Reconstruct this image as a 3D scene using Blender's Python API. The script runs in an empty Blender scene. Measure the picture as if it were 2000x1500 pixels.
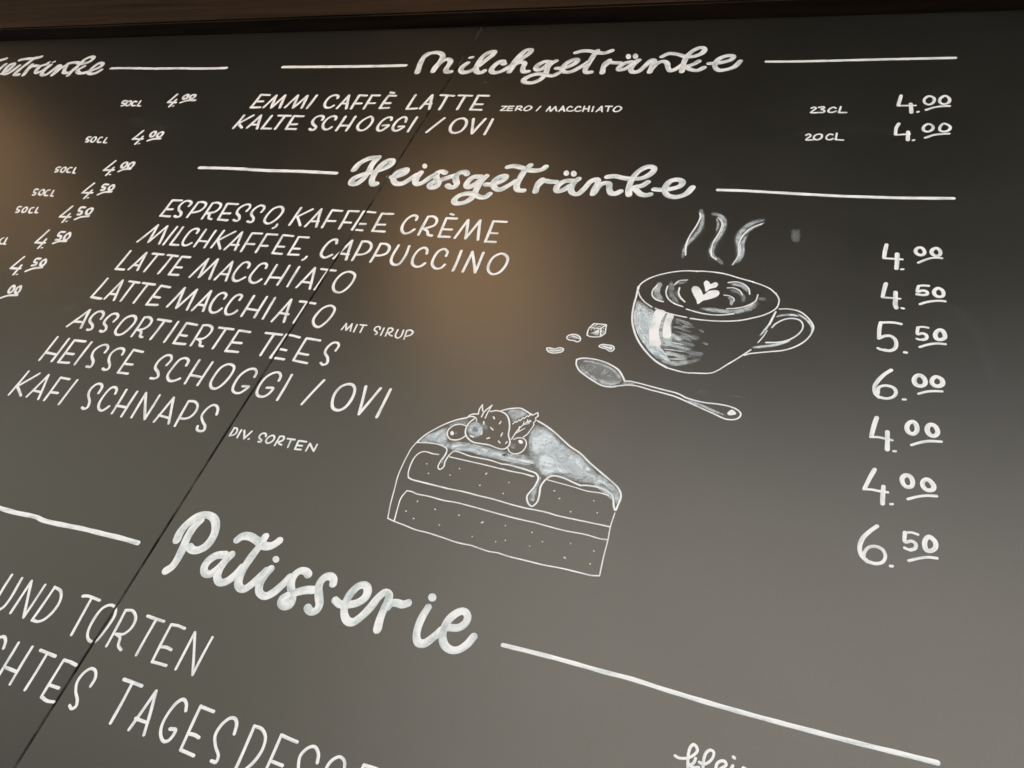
import bpy, bmesh, math, random
from mathutils import Matrix, Vector

# constants of the place
LAMPS = ((-1.08, -0.98, 3.4), (-3.2, -0.70, 1.7)); LAMP_Z = 3.25; LAMP_R = 0.30; LAMP_C = (1.0, 0.56, 0.25)
CAN_L = -2.9; CAN_R = -0.5; CAN_Z = 3.55
EXPO = 1.76; ROUGH = 0.34; SPEC = 0.95
SUN_EL, SUN_AZ = 35.0, 30.0
GR1 = (0.12, 0.117, 0.11); GR2 = (0.20, 0.195, 0.185)
FA = (-8.0, 22.0, -16.0, 12.5, (0.53, 0.505, 0.455), (0.62, 0.59, 0.535))
FB = (-60.0, -8.1, -16.5, 15.0, (0.185, 0.178, 0.145), (0.25, 0.24, 0.20))

# ------------------------------------------------------------------ camera
S = bpy.context.scene
EYE = 1.60            # eye height above the pavement (m)
DIST = 0.80           # from the eye to the face of the menu board (m)
cam_data = bpy.data.cameras.new("camera")
cam = bpy.data.objects.new("camera", cam_data)
S.collection.objects.link(cam)
cam_data.sensor_width = 36.0
cam_data.lens = 27.874
cam_data.clip_start = 0.05
cam_data.clip_end = 2000.0
cam.matrix_world = Matrix((( 0.92435753, -0.13357541,  0.35738043, 0.0),
                           ( 0.20703188, -0.61119276, -0.76392487, -DIST),
                           ( 0.32046991,  0.78012885, -0.53730626, EYE),
                           ( 0, 0, 0, 1)))
# the matrix above is world-from-camera
S.camera = cam

# ------------------------------------------------------------------ light
# sun stands off to the right, behind the line of the wall, so the board is in shade
w = bpy.data.worlds.new("World"); S.world = w; w.use_nodes = True
nt = w.node_tree; nt.nodes.clear()
sky = nt.nodes.new('ShaderNodeTexSky'); sky.sky_type = 'NISHITA'; sky.sun_disc = False
sky.sun_elevation = math.radians(SUN_EL); sky.sun_rotation = math.radians(SUN_AZ)
sky.air_density = 1.0; sky.dust_density = 4.0; sky.ozone_density = 1.0
hsv = nt.nodes.new('ShaderNodeHueSaturation'); hsv.inputs['Saturation'].default_value = 0.4
tint = nt.nodes.new('ShaderNodeMix'); tint.data_type = 'RGBA'; tint.blend_type = 'MULTIPLY'
tint.inputs[0].default_value = 1.0
tint.inputs[7].default_value = (1.0, 0.99, 0.97, 1)
bg = nt.nodes.new('ShaderNodeBackground'); bg.inputs['Strength'].default_value = 0.15
out = nt.nodes.new('ShaderNodeOutputWorld')
nt.links.new(sky.outputs[0], hsv.inputs['Color'])
nt.links.new(hsv.outputs[0], tint.inputs[6])
nt.links.new(tint.outputs[2], bg.inputs['Color'])
nt.links.new(bg.outputs[0], out.inputs['Surface'])

sd = bpy.data.lights.new("sun", 'SUN'); sd.energy = 3.0; sd.angle = math.radians(0.5); sd.color = (1.0, 0.98, 0.95)
sun = bpy.data.objects.new("sun", sd); S.collection.objects.link(sun)
sun.rotation_euler = (math.radians(-(90 - SUN_EL)), 0, math.radians(-SUN_AZ))

# warm lamps hanging in a row under the canopy; the satin board mirrors their glow
for lx, ly, lw in LAMPS:
    ld = bpy.data.lights.new("canopy_lamp", 'POINT'); ld.energy = lw; ld.shadow_soft_size = LAMP_R
    ld.color = LAMP_C
    lo = bpy.data.objects.new("canopy_lamp", ld); S.collection.objects.link(lo)
    lo.location = (lx, ly, LAMP_Z)

S.view_settings.view_transform = 'Standard'
S.view_settings.look = 'None'
S.view_settings.gamma = 1.0
S.view_settings.exposure = EXPO
S.render.engine = 'CYCLES'
S.render.resolution_x = 1024; S.render.resolution_y = 768

random.seed(7)
C = S.collection

# strokes of the lettering and drawings, millimetres on the board: x from the viewer's foot, height above the eye
ART = [
('heading', 'flowing script heading Milchgetränke at the top', None, 'paint', 's0|12.27|-834 1291.2 -841.1 1323.7 -842.5 1352 -837.8 1360.6;s0|12.22|-842.1 1348.2 -834.2 1360.5 -822.6 1364 -809 1359.8 -799.8 1349 -798 1330.3 -800.8 1311.9 -799.4 1294.8;s0|11.93|-799.3 1302.8 -797.6 1321.1 -792.4 1333.9 -784.9 1338.2 -774.6 1329.8 -773.2 1315.1 -773.3 1301.3 -767.9 1292.6 -759.5 1292.5;s0|11.67|-734.3 1323.5 -739.6 1310.9 -739.2 1298.3 -730.3 1290 -717.5 1294.4 -704.9 1313.9 -696.6 1333.6 -689.4 1350.6 -689.4 1362.7 -698.2 1362.3 -707.7 1348.5 -710.1 1324.8 -707.9 1303.2 -699 1289.6 -691 1288.8 -686.7 1295.1;s0|8.72|-735.4 1342.2 -731.4 1343.6;s0|11.45|-652.5 1318.3 -656.2 1319.4 -656.8 1327.3 -664.2 1326.8 -671.5 1313.3 -672.9 1297.4 -664.7 1288.5 -651.8 1291.8 -637.4 1309.2 -621.1 1337.3 -611.7 1354.3 -611.7 1365.9 -621.3 1367 -628.7 1350.1 -633.3 1328.6 -632.1 1290.9;s0|11.22|-632 1296.8 -629 1316.1 -618.7 1323.7 -610.3 1319.3 -608.1 1301.7 -602.2 1290.5 -593.9 1291.1;s0|11.09|-559.3 1323.5 -570.2 1324.8 -579.5 1314.5 -581.7 1303 -575.6 1296 -566.4 1302.8 -558.8 1321.8;s0|10.88|-547.9 1326.8 -554.6 1318.2 -557.5 1304.4 -555.6 1282.1 -559.5 1265.3 -572.4 1254.3 -588.5 1256 -593.2 1263.8 -585.7 1275.6 -569.4 1283.3 -551.5 1278.7 -538.6 1276.9 -530.6 1285.2;s0|10.85|-539.1 1301.7 -525.6 1301.1 -510.6 1312.2 -504.3 1324.1 -506.9 1331.1 -515.4 1328.5 -525.4 1314.2 -527.4 1298.8 -520 1289.2 -507.8 1289 -493.8 1303.4 -481 1321.9;s0|11|-515.7 1354.1 -505.8 1359.2 -491.5 1359.4 -471.2 1352.2 -456.9 1351.4 -445.9 1359.1;s0|10.74|-474.3 1360 -477.1 1344.3 -479.5 1316.7 -480.7 1294.7 -475 1286.3 -467.5 1287.8;s0|10.57|-442.3 1326.2 -447.5 1316.1 -447 1299.3 -444.8 1285.2;s0|10.58|-446.8 1306 -440.3 1318.7 -430.2 1317.5 -419.4 1317.3;s0|10.43|-397.8 1320.2 -410.1 1315.4 -417.3 1301.5 -415.6 1294.8 -405.5 1297 -396.8 1308.5 -387.4 1325;s0|10.29|-385.6 1325.6 -391.9 1311.7 -393.6 1295.1 -387.7 1286.9 -378.6 1288.4 -369.6 1306.3 -361.8 1326.1 -356.7 1324.3 -356.3 1307.7 -356.5 1286.5;s0|10.12|-355.9 1296.2 -350.2 1312.6 -338.9 1320.6 -330.9 1313.9 -325.8 1299 -319.3 1290.2 -310.5 1296.5 -302.9 1308.4;f0|10.61|-403.4 1337.6 -403.1 1332.4 -404.8 1329.2 -408 1329.3 -411.3 1332.6 -413.6 1337.8 -413.9 1343.1 -412.2 1346.3 -409 1346.2 -405.7 1342.9;f0|10.56|-390 1338.3 -389.7 1332.9 -391.5 1329.6 -394.7 1329.7 -398.2 1333.1 -400.5 1338.5 -400.8 1344 -399 1347.3 -395.7 1347.2 -392.3 1343.7;s0|10.2|-345 1335.8 -334.9 1345.6 -319.4 1343.5 -302.9 1335.7 -286.4 1336 -274.4 1345 -271.9 1358.3 -278.9 1364.2 -290.3 1356.1 -298.8 1338 -300.9 1316.6 -298.9 1287.4;s0|9.93|-275.1 1319.9 -281.6 1311.3 -291.2 1305 -295.5 1303.4 -285.4 1294.2 -272 1290.2 -262.2 1299.7;s0|9.79|-255.5 1311.8 -245.7 1312.2 -228.7 1316.7 -217.8 1325.2 -217.5 1334.2 -226.7 1336.1 -238.8 1328.9 -244.6 1313.8 -242.5 1299.3 -234.7 1290.3 -222.7 1292.1 -210.1 1300.4 -202.8 1317.8'),
('heading', 'flowing script heading Heissgetränke', None, 'paint', 's0|12.5|-828.7 981.6 -826.4 998.6 -814.5 1014.2 -796.4 1019.1;s0|12.17|-795.4 1019.2 -798.7 999.6 -796.3 974.9 -798 956.8 -805.2 944.3 -815.9 944.6 -818.1 954.7 -810 965.5 -795.3 974.7 -779.5 981.6 -765.5 992.3 -760 1003 -762.6 1011.5 -770.5 1011.1 -778.3 999.4 -781.4 983.5 -781 966.8 -777.5 953 -771.1 945.1 -765.4 946.2;s0|7.15|-751 967.4 -740.3 966.3;s0|11.84|-742.1 966.2 -728.3 972.6 -721.9 981.1 -723.8 988.2 -730.9 986.5 -738.3 978.4 -739 965.6 -734.5 955.8 -725.1 949.5 -714.8 950.9 -705.5 962.7 -696.6 975.8;s0|11.62|-692 981.9 -693.4 968.5 -692.2 957.4 -684.8 950.9 -675.9 957.2 -668.8 970.1 -661.7 978.7;s0|11.49|-645.1 984 -652.7 987.3 -659.5 984.4 -659 974.4 -652.2 963.7 -646.8 956.7 -648 946.1 -656.2 944.6 -661.5 950.1 -658.2 957.6;s0|11.45|-649.6 962.6 -636.8 970.4 -622.8 979.1;s0|11.33|-603.2 982.8 -607.8 988 -616.9 986.4 -621.4 978 -618 967.1 -612 956.6 -613.5 948 -621.4 947.5 -627 951.4;f0|11.9|-687.1 1000 -686.4 996 -687.7 993.4 -690.7 993.3 -694.2 995.6 -696.8 999.5 -697.6 1003.5 -696.2 1006.1 -693.2 1006.3 -689.8 1004;s0|11.17|-576.4 978.3 -588.4 975.9 -593.8 963.8 -593 954.2 -587 949.9 -580.1 956.3 -571.7 972.6;s0|10.92|-565.7 980.2 -569.1 967.9 -571.2 950.9 -570.5 935.6 -571.4 922.7 -580.3 910.8 -594.4 908.1 -600.1 914.6 -596.7 926.6 -584 933.4 -570.2 932.8 -557.8 926.5 -548.1 927.2 -543.5 935.2;s0|10.96|-558.8 958.5 -549.8 959.1 -537.1 965.7 -530.1 975.2 -530.9 982.4 -537.8 982 -546 971.8 -545.4 959.9 -538.3 949.7 -528.8 947.3 -520.2 955.7 -508.9 970.6;s0|11.06|-535.5 1006 -527.2 1009.2 -513.2 1006.4 -496.4 1000.6 -481.4 999.4 -471.9 1003.9 -468.5 1010.3;s0|10.86|-496.8 1012.8 -501.9 1000.3 -503.8 978.8 -503 957.8 -497.1 948.3 -487.9 947.9;s0|10.63|-464.3 977.3 -467.6 968 -467.4 956.3 -466.1 946.9;s0|10.64|-466.8 962.8 -460.7 974.2 -449.6 973.1 -439 973;s0|10.45|-412.4 978.1 -424.1 976.1 -433 965.2 -432.7 953.7 -428.4 950.2 -419.6 955.4 -413 965.2;s0|10.31|-403.4 983.1 -407.9 974.6 -409.4 959.1 -403.6 948.2 -394.4 945.8 -387.7 958.1 -380.7 978.9 -372.5 983.3 -368.8 975.9 -370 961.9 -369.6 948.2;s0|10.11|-368.2 952 -364.7 967.3 -358.5 975.3 -350.7 974.6 -346.3 961.1 -340.6 952 -333.8 951.5 -327.1 957.5;f0|10.69|-423.4 996.2 -423.1 992 -424.6 989.4 -427.5 989.2 -430.6 991.6 -432.8 995.6 -433.1 999.8 -431.5 1002.5 -428.6 1002.7 -425.5 1000.2;f0|10.63|-410.2 995.7 -409.9 991.2 -411.6 988.4 -414.7 988.2 -418 990.7 -420.2 995.1 -420.6 999.5 -418.9 1002.4 -415.8 1002.6 -412.5 1000;s0|10.17|-357.5 990.7 -346.3 993.4 -332.1 990.2 -314.9 988.3 -298 993.1 -286.9 1009 -288.1 1017.9 -297.6 1020 -308.6 1010.3 -314.8 994.6 -316.6 978.1 -315.4 963.2 -311.8 950;s0|9.89|-289.7 982.4 -296.6 973.2 -308.2 967.5 -301.7 960.5 -293.3 952.6 -284.9 951.3 -279.1 953.6;s0|9.74|-275.5 966.1 -265.8 965.5 -253.5 967.6 -237.9 976 -236 985.9 -242.5 990.9 -253.2 988.5 -259.2 975.8 -258.4 962.4 -250.2 952.2 -237.3 950.7 -225 958.8 -218.4 974.5'),
('heading', 'large bold script heading Patisserie in the lower middle', None, 'paint', 's0|11.25|-724.9 249.4 -726.8 260.2 -724 273.6 -715.6 285.6 -705.2 290.4 -693.1 289 -683.1 280.8 -677.2 266.2 -679.1 251.5 -687.1 243.8 -694.9 242.4 -701.1 244.8;s0|11.12|-708.3 281.2 -712 271.6 -712.4 256.9 -709.4 241.8 -707.7 226.8 -708.8 215.8 -713.6 209.2;s0|10.68|-646.5 246.9 -657.6 243.1 -664.4 233.9 -664.2 224.6 -658.8 219 -651.9 219.5 -645.7 227.1 -640.8 241.4;s0|10.51|-637.9 249 -641.8 238.6 -642.9 227.2 -639.2 217.6 -632.3 213.2 -624.6 216.3 -618.2 225.8 -614.8 237;s0|10.8|-641.4 269 -637.6 274.4 -627.6 276.7 -614.8 274.1 -601 269.9 -592.4 271.6 -587.1 276.6 -584.8 280.3;s0|10.41|-606.2 281.2 -607 268.2 -609.9 252.4 -611.4 234.7 -609.2 220.7 -603.9 214.2 -596.6 213.2 -590.2 220.5 -584.7 231.4 -580.9 240.8;s0|10.12|-576.2 244.4 -579.4 233.9 -579.6 223.1 -574.3 214.3 -564.9 212 -557 218.6 -550.6 230.2 -546.1 240.8;f0|10.44|-571.6 258.4 -571.1 255.8 -572.4 253.8 -575.1 253.2 -578.2 254.1 -580.4 256.3 -581 258.8 -579.6 260.8 -576.9 261.5 -573.8 260.5;s0|9.96|-524.8 249.5 -528.7 251.9 -536.5 251.7 -540.9 246.8 -542 238.2 -539 230.7 -533.8 223.8 -529.2 216.8 -529.1 210 -534.8 207.4 -540.4 209.4 -541.7 214.9 -537.7 219.3;f0|9.83|-528.4 215.3 -527.7 211.3 -529.9 208.2 -534.2 207.1 -539 208.5 -542.5 211.8 -543.3 215.8 -541 219 -536.7 220 -531.9 218.6;s0|9.88|-533.2 222.8 -527.5 226.5 -518.5 231.1 -508.5 233.9;s0|9.77|-488.7 246.5 -490.1 250.8 -495.6 254 -501.7 252.2 -505.1 245.4 -503.8 237 -498.3 228 -493.1 219.6 -493 212.8 -497.6 209.4 -502.6 210.4 -505.4 212.5;s0|9.46|-476.5 228.9 -468.9 226.1 -458.9 228 -448.5 233 -442.5 241.4 -443.7 250 -449.5 254.3 -455.9 252.1 -461.4 242.4 -462.7 228.9 -458.7 217.5 -451.5 210.7 -444.6 210.3 -437.7 217.9 -431.1 231.8 -426.9 245.3 -421.5 252.3 -416 250.5 -414.1 243.5 -414.7 233.5 -414.2 221.5 -412.1 210;s0|9.32|-411.6 236.7 -409.4 242 -402.4 244 -395.8 243.8 -390.1 247;s0|8.91|-365.3 247.8 -367.3 237.6 -367.6 225.1 -364.9 214 -360.5 208.8 -353.9 209.4 -346.5 218.2 -340.6 227.9;f0|9.26|-360.4 261.2 -360.2 258.3 -361.8 256.1 -364.8 255.3 -367.8 256.4 -369.9 258.8 -370.1 261.8 -368.4 264 -365.5 264.7 -362.4 263.7;s0|8.79|-332.8 232.8 -322.8 235.4 -317.4 242 -317.6 249.7 -323.3 253.9 -329.2 251.7 -336.5 241.9 -338.5 230.2 -336.1 220.4 -330.3 213.3 -321.3 210.6 -313.9 213.1 -307.2 220.5 -303.1 230.1'),
('heading', 'small script end of the heading getränke at the left edge', None, 'paint', 's0|12.87|-2078.4 1306.6 -2081.6 1328.3 -2080.7 1343.5;s0|13.18|-2127.2 1359.4 -2116.6 1364.7 -2104.2 1370.5;s0|12.72|-2053.2 1301 -2043.6 1311.6 -2043 1333.1 -2050 1345.1 -2060.5 1343.2 -2058.4 1322.5 -2047 1303.6 -2032.4 1299.7 -2024.5 1316.7 -2022.6 1335.4;s0|12.85|-2044 1363.1 -2026.9 1368.2 -1997.4 1369.1 -1978 1376.3;s0|12.57|-1996.5 1372.9 -2001.3 1340.4 -2004.2 1311 -2000 1295.1 -1985.8 1295;s0|12.47|-1979.5 1340 -1975.1 1321.3 -1966.3 1293.2;s0|12.49|-1974.5 1316 -1969.2 1333.4 -1949.8 1333.1;s0|12.34|-1924.9 1340.6 -1940 1334 -1938.6 1312.8 -1928.3 1303.3 -1918.4 1309.9 -1911.6 1335.1;s0|12.16|-1909.3 1337.2 -1910.5 1315.1 -1903.6 1295.7 -1887.6 1294 -1881.2 1314.6 -1877.9 1334.5 -1870 1330.1 -1866.4 1311.8 -1863.4 1292.2;s0|12.01|-1863 1296.3 -1860.8 1319.6 -1852.9 1334 -1842 1316.7 -1831.9 1302.6 -1814.5 1303.5 -1807.8 1323.9;s0|7.28|-1928.7 1348.7 -1925.5 1350.8;s0|7.25|-1911.9 1350.5 -1908.3 1353.1;s0|12.05|-1852.4 1343 -1832.1 1347.8 -1801.6 1340.4 -1785.1 1349.5 -1784.1 1365.2 -1797.6 1371.8 -1809.2 1361.5 -1808.7 1336.9 -1811.2 1313.7 -1807.5 1290.6;s0|11.8|-1785.9 1328.7 -1795 1313.4 -1774.8 1298.9 -1758.3 1302.8;s0|11.7|-1760.1 1300.3 -1743 1312.7 -1728.7 1327.8 -1732 1339.1 -1745.7 1342.5 -1751.7 1328.2 -1749.7 1305.2 -1739 1296 -1723.4 1298.3 -1715.4 1312.3'),
('heading', 'small script word klein cut by the bottom edge', None, 'paint', 's0|2.7|-76.6 173.8 -73.3 172.9 -69.6 173.5 -64.5 175.5 -60 179.7 -58.1 183.6 -59.7 186.9 -62.5 187.9 -64.6 185.2 -65.3 179.8 -64.9 174.3 -63.3 166.8 -62 161.6;s0|2.68|-58.3 176.8 -59.2 172.8 -61.6 170.1 -64.2 169.7;s0|2.67|-64.2 170.5 -59.6 168.5 -54.1 170.1;s0|2.67|-54.6 174.4 -50.7 173.8 -46.2 177.2 -43.6 182.2 -43.9 186.7 -46.9 187.5 -49.9 184.6 -51.2 179.4 -51 173.8 -49.7 167.5;s0|2.64|-42.6 166.8 -39.3 170.6 -34.4 175.3 -31.4 179 -32.9 181.4 -36 181 -38.9 178.2 -39.6 173.8 -37.8 168.8;s0|2.62|-25.6 179.9 -26.9 175.3 -26.9 170.9;s0|2.65|-26.5 187.3 -25 186.6;s0|2.61|-16.4 180.9 -17.6 177.5 -17.8 173.6;s0|2.6|-17.4 174.8 -15 180.5 -11.2 177.8'),
('rule_line', None, None, 'paint', 's0|9.45|-1178.8 1316.3 -1062.1 1315.4 -960.2 1315.6 -872.7 1316.9'),
('rule_line', None, None, 'paint', 's0|6.58|-158.1 1315.9 -105 1315.7 7.7 1318.2 84.3 1319.9 132.5 1320.7'),
('rule_line', None, None, 'paint', 's0|8.96|-1688.7 1319.2 -1634.3 1319.4 -1551.2 1316 -1473 1315.9 -1395.7 1313.6 -1334.5 1314.8'),
('rule_line', None, None, 'paint', 's0|8.19|-1176 968 -1101.8 969.9 -1016.3 968.7 -935.8 970.5 -860.4 969.8'),
('rule_line', None, None, 'paint', 's0|5.74|-179.8 971.6 -143.8 972.4 -103.3 971.8 -14.8 970.3 32.5 971.1 68.7 972.2 136.8 976'),
('rule_line', None, None, 'paint', 's0|6.47|-1039.9 230.3 -1028.7 229.5 -998.9 229.1 -958.2 230.7 -943.3 228.9 -903.7 230.2 -881 231.6 -865.7 232.1 -835.1 232.6 -805.4 233.3 -777.2 232.9'),
('rule_line', None, None, 'paint', 's0|4.47|-269.3 229.9 -247.9 230.5 -214.5 231.1 -186.4 231 -159 230.7 -132.5 231.1 -97.5 229.6 -47.5 228.3 -7.7 228.1 38 228.4 81.7 229.1 116.8 230.1 138.9 230.6'),
('word', None, None, 'empty', ''),
('letter', None, 'word', 'paint', 'l0|6.71|-1153.1 1211.2 -1175.5 1211.9 -1174.2 1167.1 -1151.6 1167.4;l0|6.71|-1170.1 1188.1 -1156.3 1188.3'),
('letter', None, 'word', 'paint', 'l0|6.6|-1141.9 1167.6 -1134.5 1209.9 -1121.7 1166.5 -1112 1210.1 -1100.6 1166.9'),
('letter', None, 'word', 'paint', 'l0|6.49|-1088 1168.4 -1080.1 1210.2 -1067.4 1167.4 -1055.5 1209 -1046.5 1167.2'),
('letter', None, 'word', 'paint', 'l0|6.43|-1033.5 1210.5 -1033 1166.6'),
('word', 'white capitals CAFFÈ', None, 'empty', ''),
('letter', None, 'word', 'paint', 's0|6.33|-977.9 1201.5 -980 1208.2 -989.5 1212.1 -997.8 1206.7 -999.8 1189.4 -995.6 1176.3 -986.9 1168.6 -978.5 1170 -974.3 1176.1'),
('letter', None, 'word', 'paint', 'l0|6.24|-961.8 1167.7 -955.8 1211 -939.7 1166.8;l0|6.24|-959.9 1183.3 -945.5 1183.5'),
('letter', None, 'word', 'paint', 'l0|6.22|-914.1 1210.7 -931.6 1211.7 -928.1 1166.9;l0|6.17|-925.8 1183.7 -913.4 1183.9'),
('letter', None, 'word', 'paint', 'l0|6.16|-884.1 1211.4 -902.1 1211.8 -899.1 1167.4;l0|6.12|-897.3 1185.4 -883.2 1185.5'),
('letter', None, 'word', 'paint', 'l0|6.06|-846.6 1210.4 -863.4 1211 -863.8 1169.2 -844.5 1170.3;l0|6.04|-861.2 1185.8 -848.3 1185.9;l0|6.16|-863.3 1222 -855.1 1219.4'),
('word', 'white capitals LATTE on the top menu line', None, 'empty', ''),
('letter', None, 'word', 'paint', 'l0|5.91|-803.9 1213.2 -803.3 1167.7 -782.2 1169.3'),
('letter', None, 'word', 'paint', 'l0|5.85|-774.7 1169.4 -766.8 1213.4 -754.5 1168.5;l0|5.85|-770.4 1184.4 -757.2 1184.5'),
('letter', None, 'word', 'paint', 'l0|5.88|-748.5 1213.5 -719.5 1211.2;l0|5.8|-733.5 1211.1 -732.6 1167.1'),
('letter', None, 'word', 'paint', 'l0|5.79|-709.4 1212.5 -681.5 1211.4;l0|5.72|-695.2 1210.6 -695.1 1168.2'),
('letter', None, 'word', 'paint', 'l0|5.65|-646.4 1211.6 -668.3 1212.7 -667.8 1167.5 -645.6 1167.1;l0|5.63|-664.8 1184.5 -649.9 1184.6'),
('word', 'white capitals KALTE', None, 'empty', ''),
('letter', None, 'word', 'paint', 'l0|6.5|-1174.6 1138.9 -1174.9 1095.6;l0|6.46|-1151.2 1139.4 -1172 1111.3 -1154.5 1097.5'),
('letter', None, 'word', 'paint', 'l0|6.39|-1141.2 1097.9 -1131.9 1139.8 -1115.1 1096.1;l0|6.37|-1136.4 1108.9 -1119.9 1108.8'),
('letter', None, 'word', 'paint', 'l0|6.31|-1104.5 1139.1 -1103.8 1096.5 -1082 1096.4'),
('letter', None, 'word', 'paint', 'l0|6.36|-1087.9 1140.2 -1058.4 1140;l0|6.28|-1071.7 1138.5 -1070.6 1096.2'),
('letter', None, 'word', 'paint', 'l0|6.21|-1027 1138.9 -1049.2 1140.2 -1045 1097 -1021.9 1097;l0|6.19|-1044.4 1112.2 -1028 1112.6'),
('word', 'white capitals SCHOGGI on the second menu line', None, 'empty', ''),
('letter', None, 'word', 'paint', 's0|6.1|-975.7 1127.9 -977.2 1136.7 -985.2 1141.6 -994 1137.6 -996.2 1124.8 -989.2 1113.7 -978.3 1105.3 -977.6 1097.3 -983.6 1095.2 -989.2 1098.7'),
('letter', None, 'word', 'paint', 's0|6.04|-945.7 1129.8 -947.8 1137.3 -955.3 1141.5 -964 1135.7 -966.6 1116.8 -960.2 1103.3 -950.9 1097.4 -944.1 1101.3 -942 1105.8'),
('letter', None, 'word', 'paint', 'l0|5.98|-927.9 1140.3 -926.2 1095.8'),
('letter', None, 'word', 'paint', 'l0|5.94|-905.2 1140.8 -903.5 1095.8;l0|5.93|-922.7 1111.1 -903.7 1111.6'),
('letter', None, 'word', 'paint', 'o0|5.87|-870.8 1141.5 -878.9 1135.2 -885.4 1120.2 -883.6 1106.8 -874.1 1097.4 -864.9 1099.4 -859.3 1116 -861.8 1131.9'),
('letter', None, 'word', 'paint', 's0|5.78|-820.6 1131.6 -823.1 1138.9 -830.4 1140 -838.2 1131.2 -840.2 1110.5 -835.1 1099.8 -827.4 1097.7 -821.4 1106.2 -818.6 1114.7 -831.1 1114.4'),
('letter', None, 'word', 'paint', 's0|5.71|-787.3 1126.4 -790.5 1137.2 -797.6 1141.9 -805.4 1133.2 -807.6 1112.6 -802.5 1101.3 -794.4 1098.3 -787.6 1104.9 -784.2 1112.1 -794.8 1111.8'),
('letter', None, 'word', 'paint', 'l0|5.66|-769.2 1141.3 -769.4 1097.2'),
('word', None, None, 'paint', 'l0|5.56|-711 1140.2 -729.6 1096.6'),
('word', None, None, 'empty', ''),
('letter', None, 'word', 'paint', 'o0|5.7|-673 1140.4 -684.2 1134.9 -687.7 1116.1 -682.9 1102.3 -673.5 1096.2 -662.8 1100.7 -658.4 1116.9 -662.8 1133.1'),
('letter', None, 'word', 'paint', 'l0|5.65|-650.7 1139.3 -637.1 1095.8 -626.9 1139.8'),
('letter', None, 'word', 'paint', 'l0|5.57|-612.1 1139 -611.6 1094.4'),
('note', 'small capitals ZERO / MACCHIATO', None, 'empty', ''),
('letter', None, 'note', 'paint', 'l0|3.46|-607.5 1179.1 -597.8 1179.2 -606.2 1165.9 -596.6 1166'),
('letter', None, 'note', 'paint', 'l0|3.44|-584.2 1179.4 -593.7 1179.3 -593.2 1166.1 -583.7 1166.2;l0|3.44|-592.8 1172.9 -585.4 1173'),
('letter', None, 'note', 'paint', 'l0|3.43|-577.3 1179.5 -577.1 1166.8;s0|3.43|-577.3 1179.5 -569.9 1179.6 -567.8 1175.4 -574.8 1172.1;l0|3.41|-573.5 1172.1 -565.6 1167'),
('letter', None, 'note', 'paint', 'o0|3.4|-555.4 1180.9 -560.4 1175.5 -560.9 1169.2 -555.9 1166.1 -549.2 1170.4 -548.6 1176.8'),
('letter', None, 'note', 'paint', 'l0|3.37|-532.3 1180.2 -535.9 1166.4'),
('letter', None, 'note', 'paint', 'l0|3.34|-516.5 1165.7 -514.1 1179.4 -508.3 1164.8 -503.6 1179.5 -497.5 1166.1'),
('letter', None, 'note', 'paint', 'l0|3.31|-492.7 1165.1 -489.6 1180.8 -482.3 1165.3;l0|3.31|-490.3 1170.4 -485.2 1170.4'),
('letter', None, 'note', 'paint', 's0|3.3|-471.8 1177.9 -475.8 1180.6 -479.6 1173.6 -477.1 1167.5 -470.4 1166.6 -467.2 1168.7'),
('letter', None, 'note', 'paint', 's0|3.28|-455.8 1178.2 -460.4 1180.8 -464.2 1173.9 -462.4 1167.7 -456.2 1166.2 -453.1 1168.9'),
('letter', None, 'note', 'paint', 'l0|3.27|-449.6 1181.3 -448.4 1165.9;l0|3.25|-440.7 1181.5 -438.3 1166.1;l0|3.26|-448.6 1173.1 -439.8 1173.7'),
('letter', None, 'note', 'paint', 'l0|3.24|-432.8 1180.6 -431.4 1166.2'),
('letter', None, 'note', 'paint', 'l0|3.22|-423.7 1165.8 -418 1181.8 -413 1165.5;l0|3.22|-421.2 1170.5 -414.6 1170.6'),
('letter', None, 'note', 'paint', 'l0|3.23|-411.1 1181.9 -399.2 1182.1;l0|3.21|-404.6 1181 -403.3 1166.7'),
('letter', None, 'note', 'paint', 'o0|3.19|-388.7 1182.2 -392.9 1177.1 -393.6 1169.9 -388.8 1166 -382.9 1169.1 -381.2 1177.2'),
('word', 'white capitals ESPRESSO with its comma', None, 'empty', ''),
('letter', None, 'word', 'paint', 'l0|5.64|-1153.7 871.7 -1175.5 870.8 -1173.2 827 -1150.9 826.9;l0|5.63|-1170.8 845.4 -1158.1 846.4'),
('letter', None, 'word', 'paint', 's0|5.58|-1126.5 858.1 -1126.4 865.9 -1134.9 871.8 -1144.5 869.7 -1148.3 857.6 -1142.6 846.4 -1131.4 838.3 -1128.6 829.6 -1134.4 827.1 -1140.9 829.3'),
('letter', None, 'word', 'paint', 'l0|5.53|-1112.4 869.6 -1110.4 828.7;s0|5.54|-1112.4 869.6 -1103.9 871.6 -1092.8 867.3 -1089.9 857.2 -1094.6 846.6 -1107.5 841.6'),
('letter', None, 'word', 'paint', 'l0|5.46|-1078.8 869.7 -1075.2 827.5;s0|5.47|-1079.1 870.2 -1069.7 872.2 -1058 867.5 -1054.9 856.2 -1059.5 847 -1072 843.4;s0|5.39|-1072.2 842.1 -1065.8 838.9 -1061.8 830.4 -1054.2 827.8'),
('letter', None, 'word', 'paint', 'l0|5.37|-1021.6 871.7 -1045.5 871.1 -1039 828.7 -1017.8 828.1;l0|5.36|-1037.1 845.1 -1023.2 846.3'),
('letter', None, 'word', 'paint', 's0|5.31|-991.5 855.2 -990.6 865.3 -996 872.4 -1003.9 871.8 -1011.8 861.1 -1009.2 848.7 -999.1 840.9 -994.1 831.5 -997.1 828 -1005.2 830.5'),
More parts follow.
